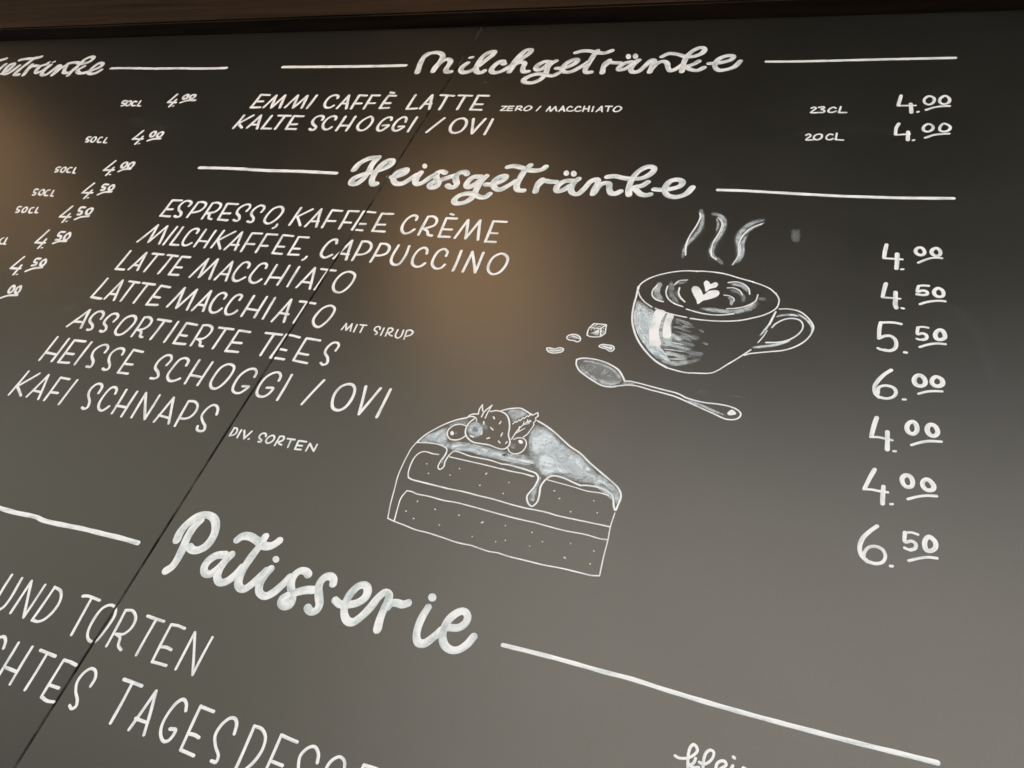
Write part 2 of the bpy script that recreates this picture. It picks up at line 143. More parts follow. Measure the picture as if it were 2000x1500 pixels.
('letter', None, 'word', 'paint', 's0|5.25|-959 855.5 -959 865.4 -963.5 871.3 -972 871.9 -978.9 861.3 -977.4 848.9 -965.4 837.7 -963.3 829.3 -968.3 827.7 -973.6 829.6'),
('letter', None, 'word', 'paint', 'o0|5.17|-928.8 872.4 -939 865.8 -942 842.2 -937.7 831.6 -926.5 827.8 -917.5 839.5 -915.2 859.2 -920.2 868.6;s0|5.05|-908.3 827.1 -907.8 821.2 -911.3 817.3'),
('word', 'white capitals KAFFEE', None, 'empty', ''),
('letter', None, 'word', 'paint', 'l0|5.08|-883.6 872.8 -882.7 828.3'),
('letter', None, 'word', 'paint', 'l0|5.04|-858.4 871.2 -878.6 850.1 -861 829.1'),
('letter', None, 'word', 'paint', 'l0|4.97|-849.8 827.8 -840.9 872.7 -827.6 828.7;l0|4.96|-844.8 841.2 -830.4 842.5'),
('letter', None, 'word', 'paint', 'l0|4.96|-797.8 871.7 -817.9 872.4 -815.5 828.4;l0|4.91|-812.9 845 -798.3 845.6'),
('letter', None, 'word', 'paint', 'l0|4.89|-765.5 873.4 -784.6 872.8 -781.3 828.6;l0|4.85|-781.2 844.3 -766.6 844.5'),
('letter', None, 'word', 'paint', 'l0|4.81|-732.5 873.2 -755.8 874.3 -755.9 828.7 -735.9 828.3;l0|4.79|-754.2 843.3 -737.2 843.7'),
('letter', None, 'word', 'paint', 'l0|4.74|-697.3 872.7 -718.5 872 -716.5 828.6 -693.9 829.2;l0|4.72|-714.4 844.7 -700.6 845.5'),
('word', 'white capitals CRÈME', None, 'empty', ''),
('letter', None, 'word', 'paint', 's0|5.04|-648.8 862 -650.5 869.8 -657.8 872.6 -664.6 866.3 -667.8 850.1 -663.4 834.8 -654.6 828.5 -647.6 831.8 -642.4 839.4'),
('letter', None, 'word', 'paint', 'l0|4.99|-630.6 871.5 -629.8 828.1;s0|5|-630.8 872 -621 872.8 -611.9 865.3 -611 853 -626.6 842.2;s0|4.91|-624.7 841.8 -618 838 -612.8 829.7 -605.5 828.2'),
('letter', None, 'word', 'paint', 'l0|4.89|-578.4 871.6 -596.6 871.1 -592.7 827.3 -574.1 828.1;l0|4.88|-592.5 844.8 -576.9 845.2;l0|4.5|-593.3 881.6 -587.5 879.8'),
('letter', None, 'word', 'paint', 'l0|4.8|-563.9 827 -557.2 870.1 -545.6 827.7 -536.2 870.9 -523.6 826.7'),
('letter', None, 'word', 'paint', 'l0|4.72|-490.7 871.3 -513 871.2 -509.9 823.9 -492.9 824.6;l0|4.71|-511 843.9 -496.9 844.2'),
('word', 'white capitals MILCHKAFFEE with its comma', None, 'empty', ''),
('letter', None, 'word', 'paint', 'l0|5.27|-1175.9 756.3 -1160.8 801.8 -1151.1 757.9 -1138.2 801.1 -1124.1 756.2'),
('letter', None, 'word', 'paint', 'l0|5.21|-1115.1 801.4 -1114 755.4'),
('letter', None, 'word', 'paint', 'l0|5.15|-1101.7 801.8 -1099.3 756.9 -1081.3 757'),
('letter', None, 'word', 'paint', 's0|5.12|-1061.4 790.2 -1062.9 798.1 -1070.4 801.1 -1077.8 795.8 -1078.5 774.2 -1074.7 762.1 -1068.4 757.5 -1061.7 759.1 -1056.5 764.9'),
('letter', None, 'word', 'paint', 'l0|5.08|-1048.2 800.4 -1045.1 757.3;l0|5.03|-1025.5 799.9 -1022.1 757.1;l0|5.03|-1043.5 771.8 -1023.2 771.2'),
('letter', None, 'word', 'paint', 'l0|5.01|-1008.2 801.5 -1008 758.6;l0|4.97|-983.1 801.3 -1005.3 776.2 -987.6 757.3'),
('letter', None, 'word', 'paint', 'l0|4.9|-977.8 756.9 -968 801.2 -955.7 758.1;l0|4.89|-973.6 768.9 -956.1 769.6'),
('letter', None, 'word', 'paint', 'l0|4.89|-925.6 801.8 -945.9 801 -941.7 756.1;l0|4.85|-939.6 774.7 -926 775'),
('letter', None, 'word', 'paint', 'l0|4.83|-893.6 802.1 -914.8 801.7 -911.2 757.1;l0|4.79|-909.4 773.2 -897.2 773.8'),
('letter', None, 'word', 'paint', 'l0|4.74|-860 801.9 -881.4 802.6 -877.5 758.5 -858.6 758.3;l0|4.73|-876.5 774.4 -863.6 775.1'),
('letter', None, 'word', 'paint', 'l0|4.68|-828.7 801.6 -848.2 801.2 -845.6 758.6 -825.8 759.7;l0|4.66|-844.6 773.2 -830.9 773.5;s0|4.55|-808 757.2 -808.9 752.3 -811.7 749.2'),
('word', 'white capitals CAPPUCCINO', None, 'empty', ''),
('letter', None, 'word', 'paint', 's0|5.08|-768.4 793.4 -772.8 801.9 -778.8 801.3 -784.1 794.1 -786.1 773.9 -782.2 763.3 -772.7 758.9 -763.3 766.5'),
('letter', None, 'word', 'paint', 'l0|4.98|-756.2 759.4 -742.7 802.5 -732.1 758.9;l0|4.98|-752 771.8 -733.7 770.5'),
('letter', None, 'word', 'paint', 'l0|4.96|-723.1 802.2 -720.4 759.1;s0|4.96|-723.3 802.7 -712 802.9 -702.3 795.6 -700.4 782.7 -706.8 774.5 -717.7 771.8'),
('letter', None, 'word', 'paint', 'l0|4.89|-687.3 800.4 -686.4 759.1;s0|4.89|-687.6 801 -676.3 800.9 -667.8 793.7 -667 781 -674.5 775.3 -684.7 773.3'),
('letter', None, 'word', 'paint', 's0|4.79|-653.9 800.6 -654 774.9 -650.1 762.8 -642.6 757.4 -635.1 759.3 -631.7 777.4 -634.5 800.5'),
('letter', None, 'word', 'paint', 's0|4.71|-597.3 787.4 -600 795.6 -606.9 800.1 -614.2 794.1 -616.6 777 -612.1 762.9 -603.1 757.4 -595.9 759.6 -591.5 766.3'),
('letter', None, 'word', 'paint', 's0|4.64|-562.7 786 -564 795.2 -571.9 800.7 -578.8 795.7 -581.4 778.8 -578 764.8 -568.4 757.3 -560.6 759.6 -557.4 767.1'),
('letter', None, 'word', 'paint', 'l0|4.58|-541.8 799.7 -538.7 756.2'),
('letter', None, 'word', 'paint', 'l0|4.53|-522.3 756.1 -522.8 799.6 -501.7 756.6 -504 799.6'),
('letter', None, 'word', 'paint', 'o0|4.45|-473.6 800.8 -483.3 793.7 -486.4 777.2 -481.9 762.8 -472.8 756.4 -463.9 761 -458.8 778.4 -462 794'),
('word', 'white capitals LATTE on the plain latte line', None, 'empty', ''),
('letter', None, 'word', 'paint', 'l0|5.2|-1174 731.4 -1173.6 686 -1154.7 686.5'),
('letter', None, 'word', 'paint', 'l0|5.14|-1145 688.5 -1135.9 731 -1124.9 689.1;l0|5.13|-1142.6 699.9 -1129.7 699.7'),
('letter', None, 'word', 'paint', 'l0|5.17|-1120.7 730.9 -1096.3 731;l0|5.1|-1108 728.8 -1108.2 687.7'),
('letter', None, 'word', 'paint', 'l0|5.1|-1086.3 731.2 -1063.2 730.3;l0|5.03|-1074.6 729 -1075.5 686.6'),
('letter', None, 'word', 'paint', 'l0|4.98|-1035.9 730.7 -1054 730.4 -1052.1 686.9 -1032.2 687.6;l0|4.97|-1051 704.5 -1037.1 705.2'),
('word', 'white capitals MACCHIATO on the plain latte line', None, 'empty', ''),
('letter', None, 'word', 'paint', 'l0|4.96|-1006.2 686.6 -996.2 730.8 -987.3 688.1 -976.4 732.2 -963.9 686.9'),
('letter', None, 'word', 'paint', 'l0|4.86|-952.9 686.6 -943.7 730 -929.6 687.1;l0|4.86|-950.6 700.6 -934.7 700.4'),
('letter', None, 'word', 'paint', 's0|4.83|-904.5 720.3 -906.5 728 -914.2 732.7 -920.6 729.6 -923.9 714.9 -922.3 699.3 -915.7 690 -907.3 688.7 -901.1 694.1 -897.7 698.4'),
('letter', None, 'word', 'paint', 's0|4.76|-870.2 723.5 -872.3 730.3 -879 733.5 -885.3 730.4 -888.7 715.8 -888.6 700.3 -882.7 691.7 -873.2 688.3 -867.4 692.1 -864.2 697.8'),
('letter', None, 'word', 'paint', 'l0|4.71|-853.3 732.5 -850.8 688.8;l0|4.67|-828.7 733.7 -827.2 690.2;l0|4.67|-851.2 704 -828.7 705.2'),
('letter', None, 'word', 'paint', 'l0|4.63|-809.1 732.9 -807 689'),
('letter', None, 'word', 'paint', 'l0|4.55|-789.6 689 -779.1 734 -764.2 689.2;l0|4.54|-787.2 702 -769.9 701.8'),
('letter', None, 'word', 'paint', 'l0|4.58|-765.9 733.3 -738.9 732.6;l0|4.52|-752.7 732.5 -754.9 688.9'),
('letter', None, 'word', 'paint', 'o0|4.44|-713.6 733.3 -723.1 727.7 -727.6 712.2 -725.2 698.6 -716.9 689.4 -706.7 688.5 -699.4 698.2 -696.8 716 -700.4 728.2'),
('word', 'white capitals LATTE on the line with syrup', None, 'empty', ''),
('letter', None, 'word', 'paint', 'l0|5.1|-1173.8 661.6 -1175.3 617.3 -1151.7 616.2'),
('letter', None, 'word', 'paint', 'l0|5.04|-1144.4 617.3 -1138.3 661.5 -1122.9 616.9;l0|5.03|-1142.5 628.9 -1128.1 629.5'),
('letter', None, 'word', 'paint', 'l0|5.08|-1122.1 661.8 -1099.5 660.8;l0|5|-1109.8 660 -1107.7 617.4'),
('letter', None, 'word', 'paint', 'l0|5.01|-1091.5 661.5 -1064.9 660.7;l0|4.94|-1078.9 658.9 -1078.1 616.6'),
('letter', None, 'word', 'paint', 'l0|4.87|-1029.6 658.6 -1050.1 660.1 -1050.1 616.4 -1027.5 617.9;l0|4.86|-1048.7 634.7 -1033.9 633.8'),
('word', 'white capitals MACCHIATO on the line with syrup', None, 'empty', ''),
('letter', None, 'word', 'paint', 'l0|4.95|-1006 617.7 -999.4 660.9 -986.2 617.3 -972.8 660.3 -963.5 616.6'),
('letter', None, 'word', 'paint', 'l0|4.86|-952.8 616.5 -943.7 660.8 -931.3 618;l0|4.85|-949.9 629.9 -934.9 629.6'),
('letter', None, 'word', 'paint', 's0|4.82|-908.1 648.4 -908.9 656 -917.3 660.3 -924 655.6 -925.7 636.9 -920.3 622.5 -911.1 617 -903.6 620.3 -900.1 627.5'),
('letter', None, 'word', 'paint', 's0|4.75|-877.8 649.4 -878.2 657.5 -884.7 660.4 -890.6 655.9 -893 640.8 -891.1 626.4 -884.3 617.9 -878 617.3 -871.6 621.8 -869.1 627.2'),
('letter', None, 'word', 'paint', 'l0|4.7|-856.5 661.1 -853.9 617.8;l0|4.66|-831.5 662.2 -829.1 618.5;l0|4.66|-854 633.6 -829.9 632.6'),
('letter', None, 'word', 'paint', 'l0|4.62|-815.9 662 -812.7 618'),
('letter', None, 'word', 'paint', 'l0|4.54|-793.9 615 -784.7 662.5 -772.3 616.7;l0|4.54|-790.6 633.1 -772.8 632.7'),
('letter', None, 'word', 'paint', 'l0|4.56|-767 661.2 -738.3 660;l0|4.5|-753.6 660.8 -754.6 617.9'),
('letter', None, 'word', 'paint', 'o0|4.41|-709.9 659.6 -719.2 654.1 -724.2 640.9 -723.8 627.1 -716.6 617.9 -708.1 615.4 -701.6 623.4 -697.4 640.5 -699.8 654.7'),
('note', 'small capitals MIT SIRUP', None, 'empty', ''),
('letter', None, 'note', 'paint', 'l0|2.79|-667.6 616.4 -665.4 628.8 -659.4 616.2 -655.6 629.3 -651.8 615.5'),
('letter', None, 'note', 'paint', 'l0|2.77|-646.7 629.2 -645.6 615.1'),
('letter', None, 'note', 'paint', 'l0|2.77|-641.4 629.9 -630.7 630.1;l0|2.76|-635.6 629.4 -634.8 615.7'),
('letter', None, 'note', 'paint', 's0|2.73|-605.9 625.9 -607.1 629.4 -611.2 630.6 -614.4 628.3 -614 623.4 -608.5 620.1 -606.8 617.2 -608.7 615.5'),
('letter', None, 'note', 'paint', 'l0|2.71|-600.3 629 -599.6 615.1'),
('letter', None, 'note', 'paint', 'l0|2.7|-592.8 629.7 -591.4 615;s0|2.71|-592.9 629.8 -588.3 630.8 -585.1 628.1 -585.9 623.9 -590.7 621.1;s0|2.69|-589.2 621.1 -585.3 617.7 -580.9 616.5'),
('letter', None, 'note', 'paint', 's0|2.68|-577.1 629.2 -576.9 620.3 -574.8 615.7 -569.9 614.2 -567.1 618.2 -568.1 629.7'),
('letter', None, 'note', 'paint', 'l0|2.66|-562.4 629.6 -560.1 613.5;s0|2.67|-562.4 629.8 -557 631.3 -552 628.4 -552.6 623 -558.5 619.3'),
('word', 'white capitals ASSORTIERTE', None, 'empty', ''),
('letter', None, 'word', 'paint', 'l0|5.08|-1174.7 549.7 -1155.8 589.2 -1143.9 550.7;l0|5.08|-1165.8 561.1 -1149.3 562.4'),
('letter', None, 'word', 'paint', 's0|5.04|-1118.1 574.3 -1119.7 583.6 -1127.9 589.5 -1136.7 587.4 -1140.6 577.2 -1137.5 567.2 -1124.4 558.7 -1120.3 551.6 -1125.4 548.3 -1128.3 548.7'),
('letter', None, 'word', 'paint', 's0|4.98|-1088.4 572.5 -1087.3 583 -1094.6 588.9 -1103.2 586.8 -1107.2 576.7 -1105.1 566.6 -1094.3 559.6 -1091.1 552.5 -1095 548.9 -1100.4 550.3'),
('letter', None, 'word', 'paint', 'o0|4.9|-1060.9 589.3 -1069.5 582.9 -1071.7 566.3 -1069.4 553.2 -1061 547.4 -1052.4 550.2 -1046.9 562.3 -1046 578.5 -1051.7 587.1'),
('letter', None, 'word', 'paint', 'l0|4.85|-1033.9 588.8 -1030.8 548.9;s0|4.85|-1034.1 589.1 -1025.5 590.8 -1015.1 584.6 -1013.5 574.7 -1018.7 566.5 -1027.4 562.7;s0|4.78|-1025.9 562.9 -1018.1 559.1 -1014.7 551.3 -1009.3 549.7'),
('letter', None, 'word', 'paint', 'l0|4.82|-1004.6 589.2 -977.3 588.3;l0|4.76|-990.1 588.2 -990.7 548.4'),
('letter', None, 'word', 'paint', 'l0|4.7|-963 589.5 -961.2 547.2'),
('letter', None, 'word', 'paint', 'l0|4.65|-923.7 588.6 -945.6 589.5 -942.7 547.6 -920.2 548.7;l0|4.64|-940.8 564.8 -928.2 564.6'),
('letter', None, 'word', 'paint', 'l0|4.6|-911.9 589.5 -908.3 548.1;s0|4.61|-912.1 589.7 -901.4 591 -891.1 585.9 -889.1 574.9 -894.3 564.5 -904.4 561.4;s0|4.53|-901.2 561.1 -895 556.5 -892.5 550.6 -885.6 549.3'),
('letter', None, 'word', 'paint', 'l0|4.58|-879.5 589.5 -852.4 589.5;l0|4.51|-865.9 588.3 -865.4 548.7'),
('letter', None, 'word', 'paint', 'l0|4.44|-819.3 588.7 -840.8 588.8 -840.1 547.3 -817.5 548.5;l0|4.43|-836.7 564.9 -821.8 565.6'),
('word', 'white capitals TEES', None, 'empty', ''),
('letter', None, 'word', 'paint', 'l0|4.4|-791.1 591.3 -761.4 591.9;l0|4.34|-775.5 590.5 -775.6 549.1'),
('letter', None, 'word', 'paint', 'l0|4.29|-728.8 591.3 -741.7 593.2 -754.1 593.2 -756.5 547.6 -732.3 547.7;l0|4.26|-749.4 565.3 -737.9 564.5'),
('letter', None, 'word', 'paint', 'l0|4.2|-692 590.8 -716.5 591.6 -715.9 548.9 -691.2 547;l0|4.18|-714 562.5 -697.4 561.9'),
('letter', None, 'word', 'paint', 's0|4.13|-657.1 576.7 -656.8 586.4 -661.2 590.9 -668.6 589.8 -673.3 580.8 -672.5 570.6 -663.2 561.8 -659.4 552.2 -664.1 548.5 -669.5 551.3'),
('word', 'white capitals HEISSE', None, 'empty', ''),
('letter', None, 'word', 'paint', 'l0|4.93|-1175.5 524.8 -1173.2 476.1;l0|4.87|-1173.4 491.9 -1151.1 491.3'),
('letter', None, 'word', 'paint', 'l0|4.88|-1149.7 524.8 -1146.9 477.6'),
('letter', None, 'word', 'paint', 'l0|4.83|-1112.5 524.8 -1136.2 524 -1132.7 478 -1111 479.7;l0|4.81|-1131.3 496.6 -1115.4 497.3'),
('letter', None, 'word', 'paint', 'l0|4.78|-1099.1 525 -1097.2 479.2'),
('letter', None, 'word', 'paint', 's0|4.72|-1057.6 510.1 -1058.3 519.1 -1065.5 524.5 -1074 522.3 -1080.8 512 -1077.3 499.7 -1065.6 488.9 -1063.4 479.4 -1071.5 478.9'),
('letter', None, 'word', 'paint', 's0|4.64|-1021.5 511.2 -1023.9 519 -1030.3 522.6 -1038.8 520.4 -1043.9 510.4 -1039.9 498.4 -1029.4 487.6 -1027.4 480.5 -1032.9 478.2 -1038 480'),
('letter', None, 'word', 'paint', 'l0|4.57|-987.1 522.1 -1007.2 523.5 -1004.3 477.7 -985 478.3;l0|4.55|-1004.4 495.2 -988.8 496'),
('word', 'white capitals SCHOGGI on the hot chocolate line', None, 'empty', ''),
('letter', None, 'word', 'paint', 's0|4.63|-926.1 505.3 -924.9 516.9 -931.5 523.7 -939.4 522.5 -945.6 511.8 -943.5 498.1 -932.1 489.7 -926.5 482 -931.2 477.9 -937.9 477.6'),
('letter', None, 'word', 'paint', 's0|4.56|-890.9 510.2 -893.1 519.3 -901.7 523.2 -909.3 519.3 -912.2 501.5 -910.7 486.4 -901 478.7 -893.4 480 -886.3 485.4'),
('letter', None, 'word', 'paint', 'l0|4.5|-874.5 523.2 -871.6 478.8;l0|4.46|-849.2 523 -848.1 479.5;l0|4.46|-873.2 494.4 -850.5 494'),
('letter', None, 'word', 'paint', 'o0|4.39|-818.2 524.6 -827.9 517.4 -830.4 499.2 -828 485.7 -821.3 478.9 -813 479.2 -806.4 488.7 -803.5 509.6 -806.9 520.8'),
('letter', None, 'word', 'paint', 's0|4.3|-762.2 509.4 -763.7 517.5 -770.6 523 -779.1 520.9 -786.8 510.8 -788.3 493.1 -784.1 481 -776.9 477.3 -769.4 478.6 -764.7 484.4 -761.4 491.2 -772 490.5'),
('letter', None, 'word', 'paint', 's0|4.22|-719.3 509.7 -720.8 518.1 -727.3 523.4 -735.7 521.3 -743.4 511.4 -745.2 494 -741.4 482 -734.4 478.3 -727.1 479.6 -722.4 485.3 -721 495.3 -731.4 494.7'),
('letter', None, 'word', 'paint', 'l0|4.16|-704.1 523 -703.2 477.6'),
('word', None, None, 'paint', 'l0|4.15|-648.4 522.5 -661.4 477.6'),
('word', None, None, 'empty', ''),
('letter', None, 'word', 'paint', 'o0|4.52|-608.5 522.1 -616.8 516.1 -620.3 503.2 -616.6 487.7 -610.4 479.5 -600.9 477.9 -594 483.8 -590.6 500.3 -594.1 515.9 -601 522.2'),
('letter', None, 'word', 'paint', 'l0|4.46|-579.7 523.2 -568.2 477.4 -556.5 523.8'),
('letter', None, 'word', 'paint', 'l0|4.38|-541.1 524.5 -540.5 477.4'),
('word', 'white capitals KAFI', None, 'empty', ''),
('letter', None, 'word', 'paint', 'l0|4.52|-1176 451.2 -1176.1 404.1;l0|4.48|-1150.8 450.8 -1173.5 421 -1151.5 406.2'),
('letter', None, 'word', 'paint', 'l0|4.41|-1138.9 406.7 -1131.1 451.2 -1113.2 406.3;l0|4.4|-1134.8 419.2 -1118.7 419.2'),
('letter', None, 'word', 'paint', 'l0|4.39|-1084.8 450.4 -1103.9 450.6 -1100.4 406.4;l0|4.34|-1098.1 422.2 -1085.8 422.7'),
('letter', None, 'word', 'paint', 'l0|4.31|-1068.7 451.4 -1067.5 404.6'),
('word', 'white capitals SCHNAPS', None, 'empty', ''),
('letter', None, 'word', 'paint', 's0|4.49|-1010.9 435.9 -1012.9 447 -1019.3 452 -1026.5 450.7 -1030.8 441.7 -1028 431.2 -1015.1 418.3 -1011.4 408.3 -1015.5 404.9 -1020.9 406.6'),
('letter', None, 'word', 'paint', 's0|4.43|-980.3 440.1 -982.7 446.8 -989.5 451 -995.5 448.4 -998 434.3 -995.7 418.6 -989.4 410.2 -981.3 407.9 -977 412.4 -974.5 417.1'),
('letter', None, 'word', 'paint', 'l0|4.38|-965.5 449.9 -960.5 406.8;l0|4.33|-944.1 450.1 -940.2 404.9;l0|4.34|-962.4 420.7 -943.5 420.7'),
('letter', None, 'word', 'paint', 'l0|4.28|-921.7 406.6 -927 450.8 -897.2 407.8 -900.6 450.8'),
('letter', None, 'word', 'paint', 'l0|4.17|-878.9 406.8 -874 451.4 -852.5 408.4;l0|4.16|-878.1 418.3 -857.4 416.8'),
('letter', None, 'word', 'paint', 'l0|4.14|-844.5 449.9 -839.7 406.5;s0|4.14|-844.7 450.2 -834.4 451.1 -825.2 446 -821.5 435.6 -824.5 425.1 -831.6 420.7 -839.2 420.2'),
('letter', None, 'word', 'paint', 's0|4.05|-784.5 436.9 -788.3 446 -794.8 450.9 -801.1 450.4 -806.5 441.6 -806.9 430.6 -800 422.1 -790.9 415.2 -788.4 408.2 -794.6 405.9 -800.5 408 -802.7 412.9'),
('note', 'small capitals DIV. SORTEN', None, 'empty', ''),
('letter', None, 'note', 'paint', 'l0|2.89|-742.7 420.8 -742.9 408;s0|2.89|-743.4 421.2 -738.7 421.1 -735.5 416.7 -736.3 411.5 -742.9 408'),
('letter', None, 'note', 'paint', 'l0|2.87|-730.1 420 -729.5 407.4'),
('letter', None, 'note', 'paint', 'l0|2.86|-725 420.1 -717.9 407.8 -712.8 421;s0|2.84|-710.8 408.3 -710.1 408.9'),
('letter', None, 'note', 'paint', 's0|2.82|-686.9 417.4 -689.1 421 -693.5 421.5 -696.8 417.3 -695.4 413.5 -690 410.5 -690.1 407.8 -693.6 407.6'),
('letter', None, 'note', 'paint', 'o0|2.8|-677 421.1 -681.3 418.5 -683.2 412.7 -681.2 408.9 -677 408.3 -673.1 412.2 -672.8 417.9'),
('letter', None, 'note', 'paint', 'l0|2.78|-666 421.4 -665.9 406.8;s0|2.79|-666.1 421.6 -660.4 422.5 -657.8 419.4 -659.1 415.6 -663.7 413;s0|2.77|-663.3 413 -660.5 410.5 -656.4 409.5'),
('letter', None, 'note', 'paint', 'l0|2.77|-652.6 420.4 -641 420.9;l0|2.76|-646.4 420.3 -644.9 407.8'),
('letter', None, 'note', 'paint', 'l0|2.73|-622.4 421 -634.6 420.4 -633.2 407.1 -624.2 408;l0|2.73|-632.4 413.4 -625.3 413.9'),
('letter', None, 'note', 'paint', 'l0|2.71|-616 407.9 -616 419.6 -604.4 409.4 -604.7 420.1'),
('word', 'white capitals UND', None, 'empty', ''),
('letter', None, 'word', 'paint', 's0|3.98|-930.9 150.8 -928.6 127.7 -924.3 112.5 -914.5 106.6 -909.5 110.9 -908 121.2 -912.1 150.6'),
('letter', None, 'word', 'paint', 'l0|3.91|-892.8 108.3 -894.9 150.8 -869.8 108.2 -871.1 151.2'),
('letter', None, 'word', 'paint', 'l0|3.86|-854.9 152 -855.1 108.3;s0|3.83|-855.3 152.4 -842.2 149.8 -834.3 139.6 -833.3 126.4 -838 114.1 -845 108.9 -855.1 108.3'),
('word', 'white capitals TORTEN', None, 'empty', ''),
('letter', None, 'word', 'paint', 's0|3.87|-806.6 152.2 -799.5 154 -779.2 153.3;l0|3.78|-792.1 152.4 -787.2 106.9'),
('letter', None, 'word', 'paint', 'o0|3.72|-760.3 151.8 -768.3 145.7 -770.3 127.7 -766.1 113.1 -757.9 107.1 -749.2 108.7 -746 122.6 -745.7 142.7 -751.5 150.7'),
('letter', None, 'word', 'paint', 'l0|3.66|-735.1 151.1 -731.2 107.5;s0|3.67|-735.3 151.4 -724.9 153 -715.1 146.1 -713 135.3 -718.1 125.8 -728.3 122.9;s0|3.59|-726.4 122.7 -720.4 120.8 -716 112.2 -709.1 108.6'),
('letter', None, 'word', 'paint', 'l0|3.64|-701.5 152.7 -675.8 152.2;l0|3.57|-687.3 151.8 -685.7 108.7'),
('letter', None, 'word', 'paint', 'l0|3.51|-643.8 151.7 -654.5 152.5 -664 151.4 -660.8 107.3 -640.5 108.1;s0|3.49|-660.4 125.2 -652.8 126.4 -645.4 125.4'),
('letter', None, 'word', 'paint', 'l0|3.42|-626.3 107.9 -628.2 150.9 -602 108 -602.9 151.4'),
('word', 'white capitals CHTES cut by the left edge', None, 'empty', ''),
('letter', None, 'word', 'paint', 'l0|3.97|-852.1 79.5 -846.8 20.8;l0|3.95|-829.3 80.3 -825.6 36.4;l0|3.95|-849.5 50.6 -828.4 50.3;s0|4.12|-867.8 68.9 -871.9 76.9 -878.1 80.5 -883.3 78.5 -886.4 70.5'),
('letter', None, 'word', 'paint', 'l0|3.96|-815.4 80.1 -790 79.3;l0|3.89|-803.2 78.9 -801 36.4'),
('letter', None, 'word', 'paint', 'l0|3.84|-754.9 78.1 -764.9 79.1 -775.3 78.8 -773.7 35.7;s0|3.72|-773.7 35.7 -763.1 33.9 -753.8 35.3;l0|3.78|-772.9 49.6 -758.5 49.9'),
('letter', None, 'word', 'paint', 's0|3.73|-719.7 62.9 -720.2 72.3 -725.9 79.2 -732.8 79.8 -738.7 73.3 -739.9 62.2 -734.5 53 -725.3 45 -722.5 38.8 -726 35.5 -731 37.6'),
('word', 'white capitals TAGESDESSE cut by the bottom edge', None, 'empty', ''),
('letter', None, 'word', 'paint', 'l0|4.01|-683 80.7 -656 80.4;l0|3.93|-669.9 80.1 -667.8 36.1'),
('letter', None, 'word', 'paint', 'l0|3.82|-641.2 36.5 -634.9 80.4 -620.3 37;l0|3.81|-640.9 48.7 -623.9 48.6'),
('letter', None, 'word', 'paint', 's0|3.76|-586.8 72.3 -590.8 79 -597 81.7 -602.3 76.9 -605.8 63.6 -605.1 50.6 -600.4 42.2 -593 37.9 -587.8 40.5 -586.5 51.6 -593.8 50.8'),
('letter', None, 'word', 'paint', 'l0|3.68|-554.1 80.5 -572.3 81.1 -568.7 36.2 -550.7 35.5;s0|3.66|-567.6 53 -561.5 53.5 -555.3 52.6'),
('letter', None, 'word', 'paint', 's0|3.61|-517.9 67.2 -520.5 76.3 -524.9 80.6 -530.8 80.2 -537.1 71.6 -538.3 60.2 -532.2 51 -523.1 43 -522.4 37.3 -528.2 36.8'),
('letter', None, 'word', 'paint', 'l0|3.53|-499.9 80.3 -497.3 33.7;s0|3.52|-500 80.5 -489.9 80.1 -481.7 74 -478.8 61.8 -482.3 47.9 -488.1 38.1'),
('letter', None, 'word', 'paint', 'l0|3.47|-445.1 79.8 -465.6 81 -464.6 38.2;l0|3.42|-461.8 55.6 -449.3 55.3'),
('letter', None, 'word', 'paint', 's0|3.4|-414.4 68.4 -417.2 76.2 -424.1 81.1 -430 78.8 -435.1 69.8 -432.6 60.2 -425.9 50.9'),
('letter', None, 'word', 'paint', 's0|3.34|-384 72.2 -387.3 78.1 -393.9 80.1 -400.6 74.2 -402.4 65.7 -400.5 59.5;l0|3.28|-350.6 81 -365.8 80.4 -365.6 67.7'),
('price', 'price 4.00 topmost in the right column', None, 'empty', ''),
('digit', None, 'price', 'paint', 'l0|5.36|59.3 1216.7 56.6 1190.6;l0|3.72|56.6 1190 80.7 1190.9;l0|5.84|73.9 1195.1 75.9 1172.4;s0|3.85|84.3 1174 85.6 1174.9'),
('digit', None, 'price', 'paint', 'o0|4.59|98.1 1215.4 92.6 1207.2 93.6 1197.5 99.4 1193.3 105.4 1199.8 105.6 1210.5 102.1 1214.4'),
('digit', None, 'price', 'paint', 's0|4.31|95.9 1179.5 106.4 1186 117.5 1189.3 127.5 1190.1'),
('digit', None, 'price', 'paint', 'o0|4.54|120.7 1216.7 114.7 1209.5 114.4 1198.8 119.6 1194.6 126.2 1198.9 126.8 1209.6'),
('price', 'price 4.00 second from the top in the right column', None, 'empty', ''),
('digit', None, 'price', 'paint', 's0|5.11|59.9 1143.7 56.9 1133 56.8 1117.1;l0|3.55|57.3 1115.8 76.1 1118.4;l0|5.57|73.6 1123.8 74.2 1103.8;s0|3.68|81.2 1103.3 82.6 1104.1'),
('digit', None, 'price', 'paint', 'o0|4.37|100 1144 94.6 1138.2 94.5 1128.1 100.1 1125.2 105.9 1130.4 106.2 1139.5'),
('digit', None, 'price', 'paint', 's0|4.12|97.3 1110.2 108.5 1117.5 118.2 1119.9 128.4 1121.2'),
('digit', None, 'price', 'paint', 'o0|4.33|121.3 1145.6 116.6 1138.8 116.3 1128.7 122.4 1126 128.7 1131.1 128.9 1139.5'),
('volume_note', 'small 23 CL beside the top price', None, 'empty', ''),
('letter', None, 'volume_note', 'paint', 's0|3.4|-69.6 1181.6 -65.6 1184.5 -62.8 1181.2 -68.9 1169.7 -58.5 1169.9;s0|3.38|-58.7 1183.5 -52.2 1185.8 -50.6 1182.5 -54.5 1178.7 -49.3 1175.3 -50.6 1170.5 -56.6 1169.9'),
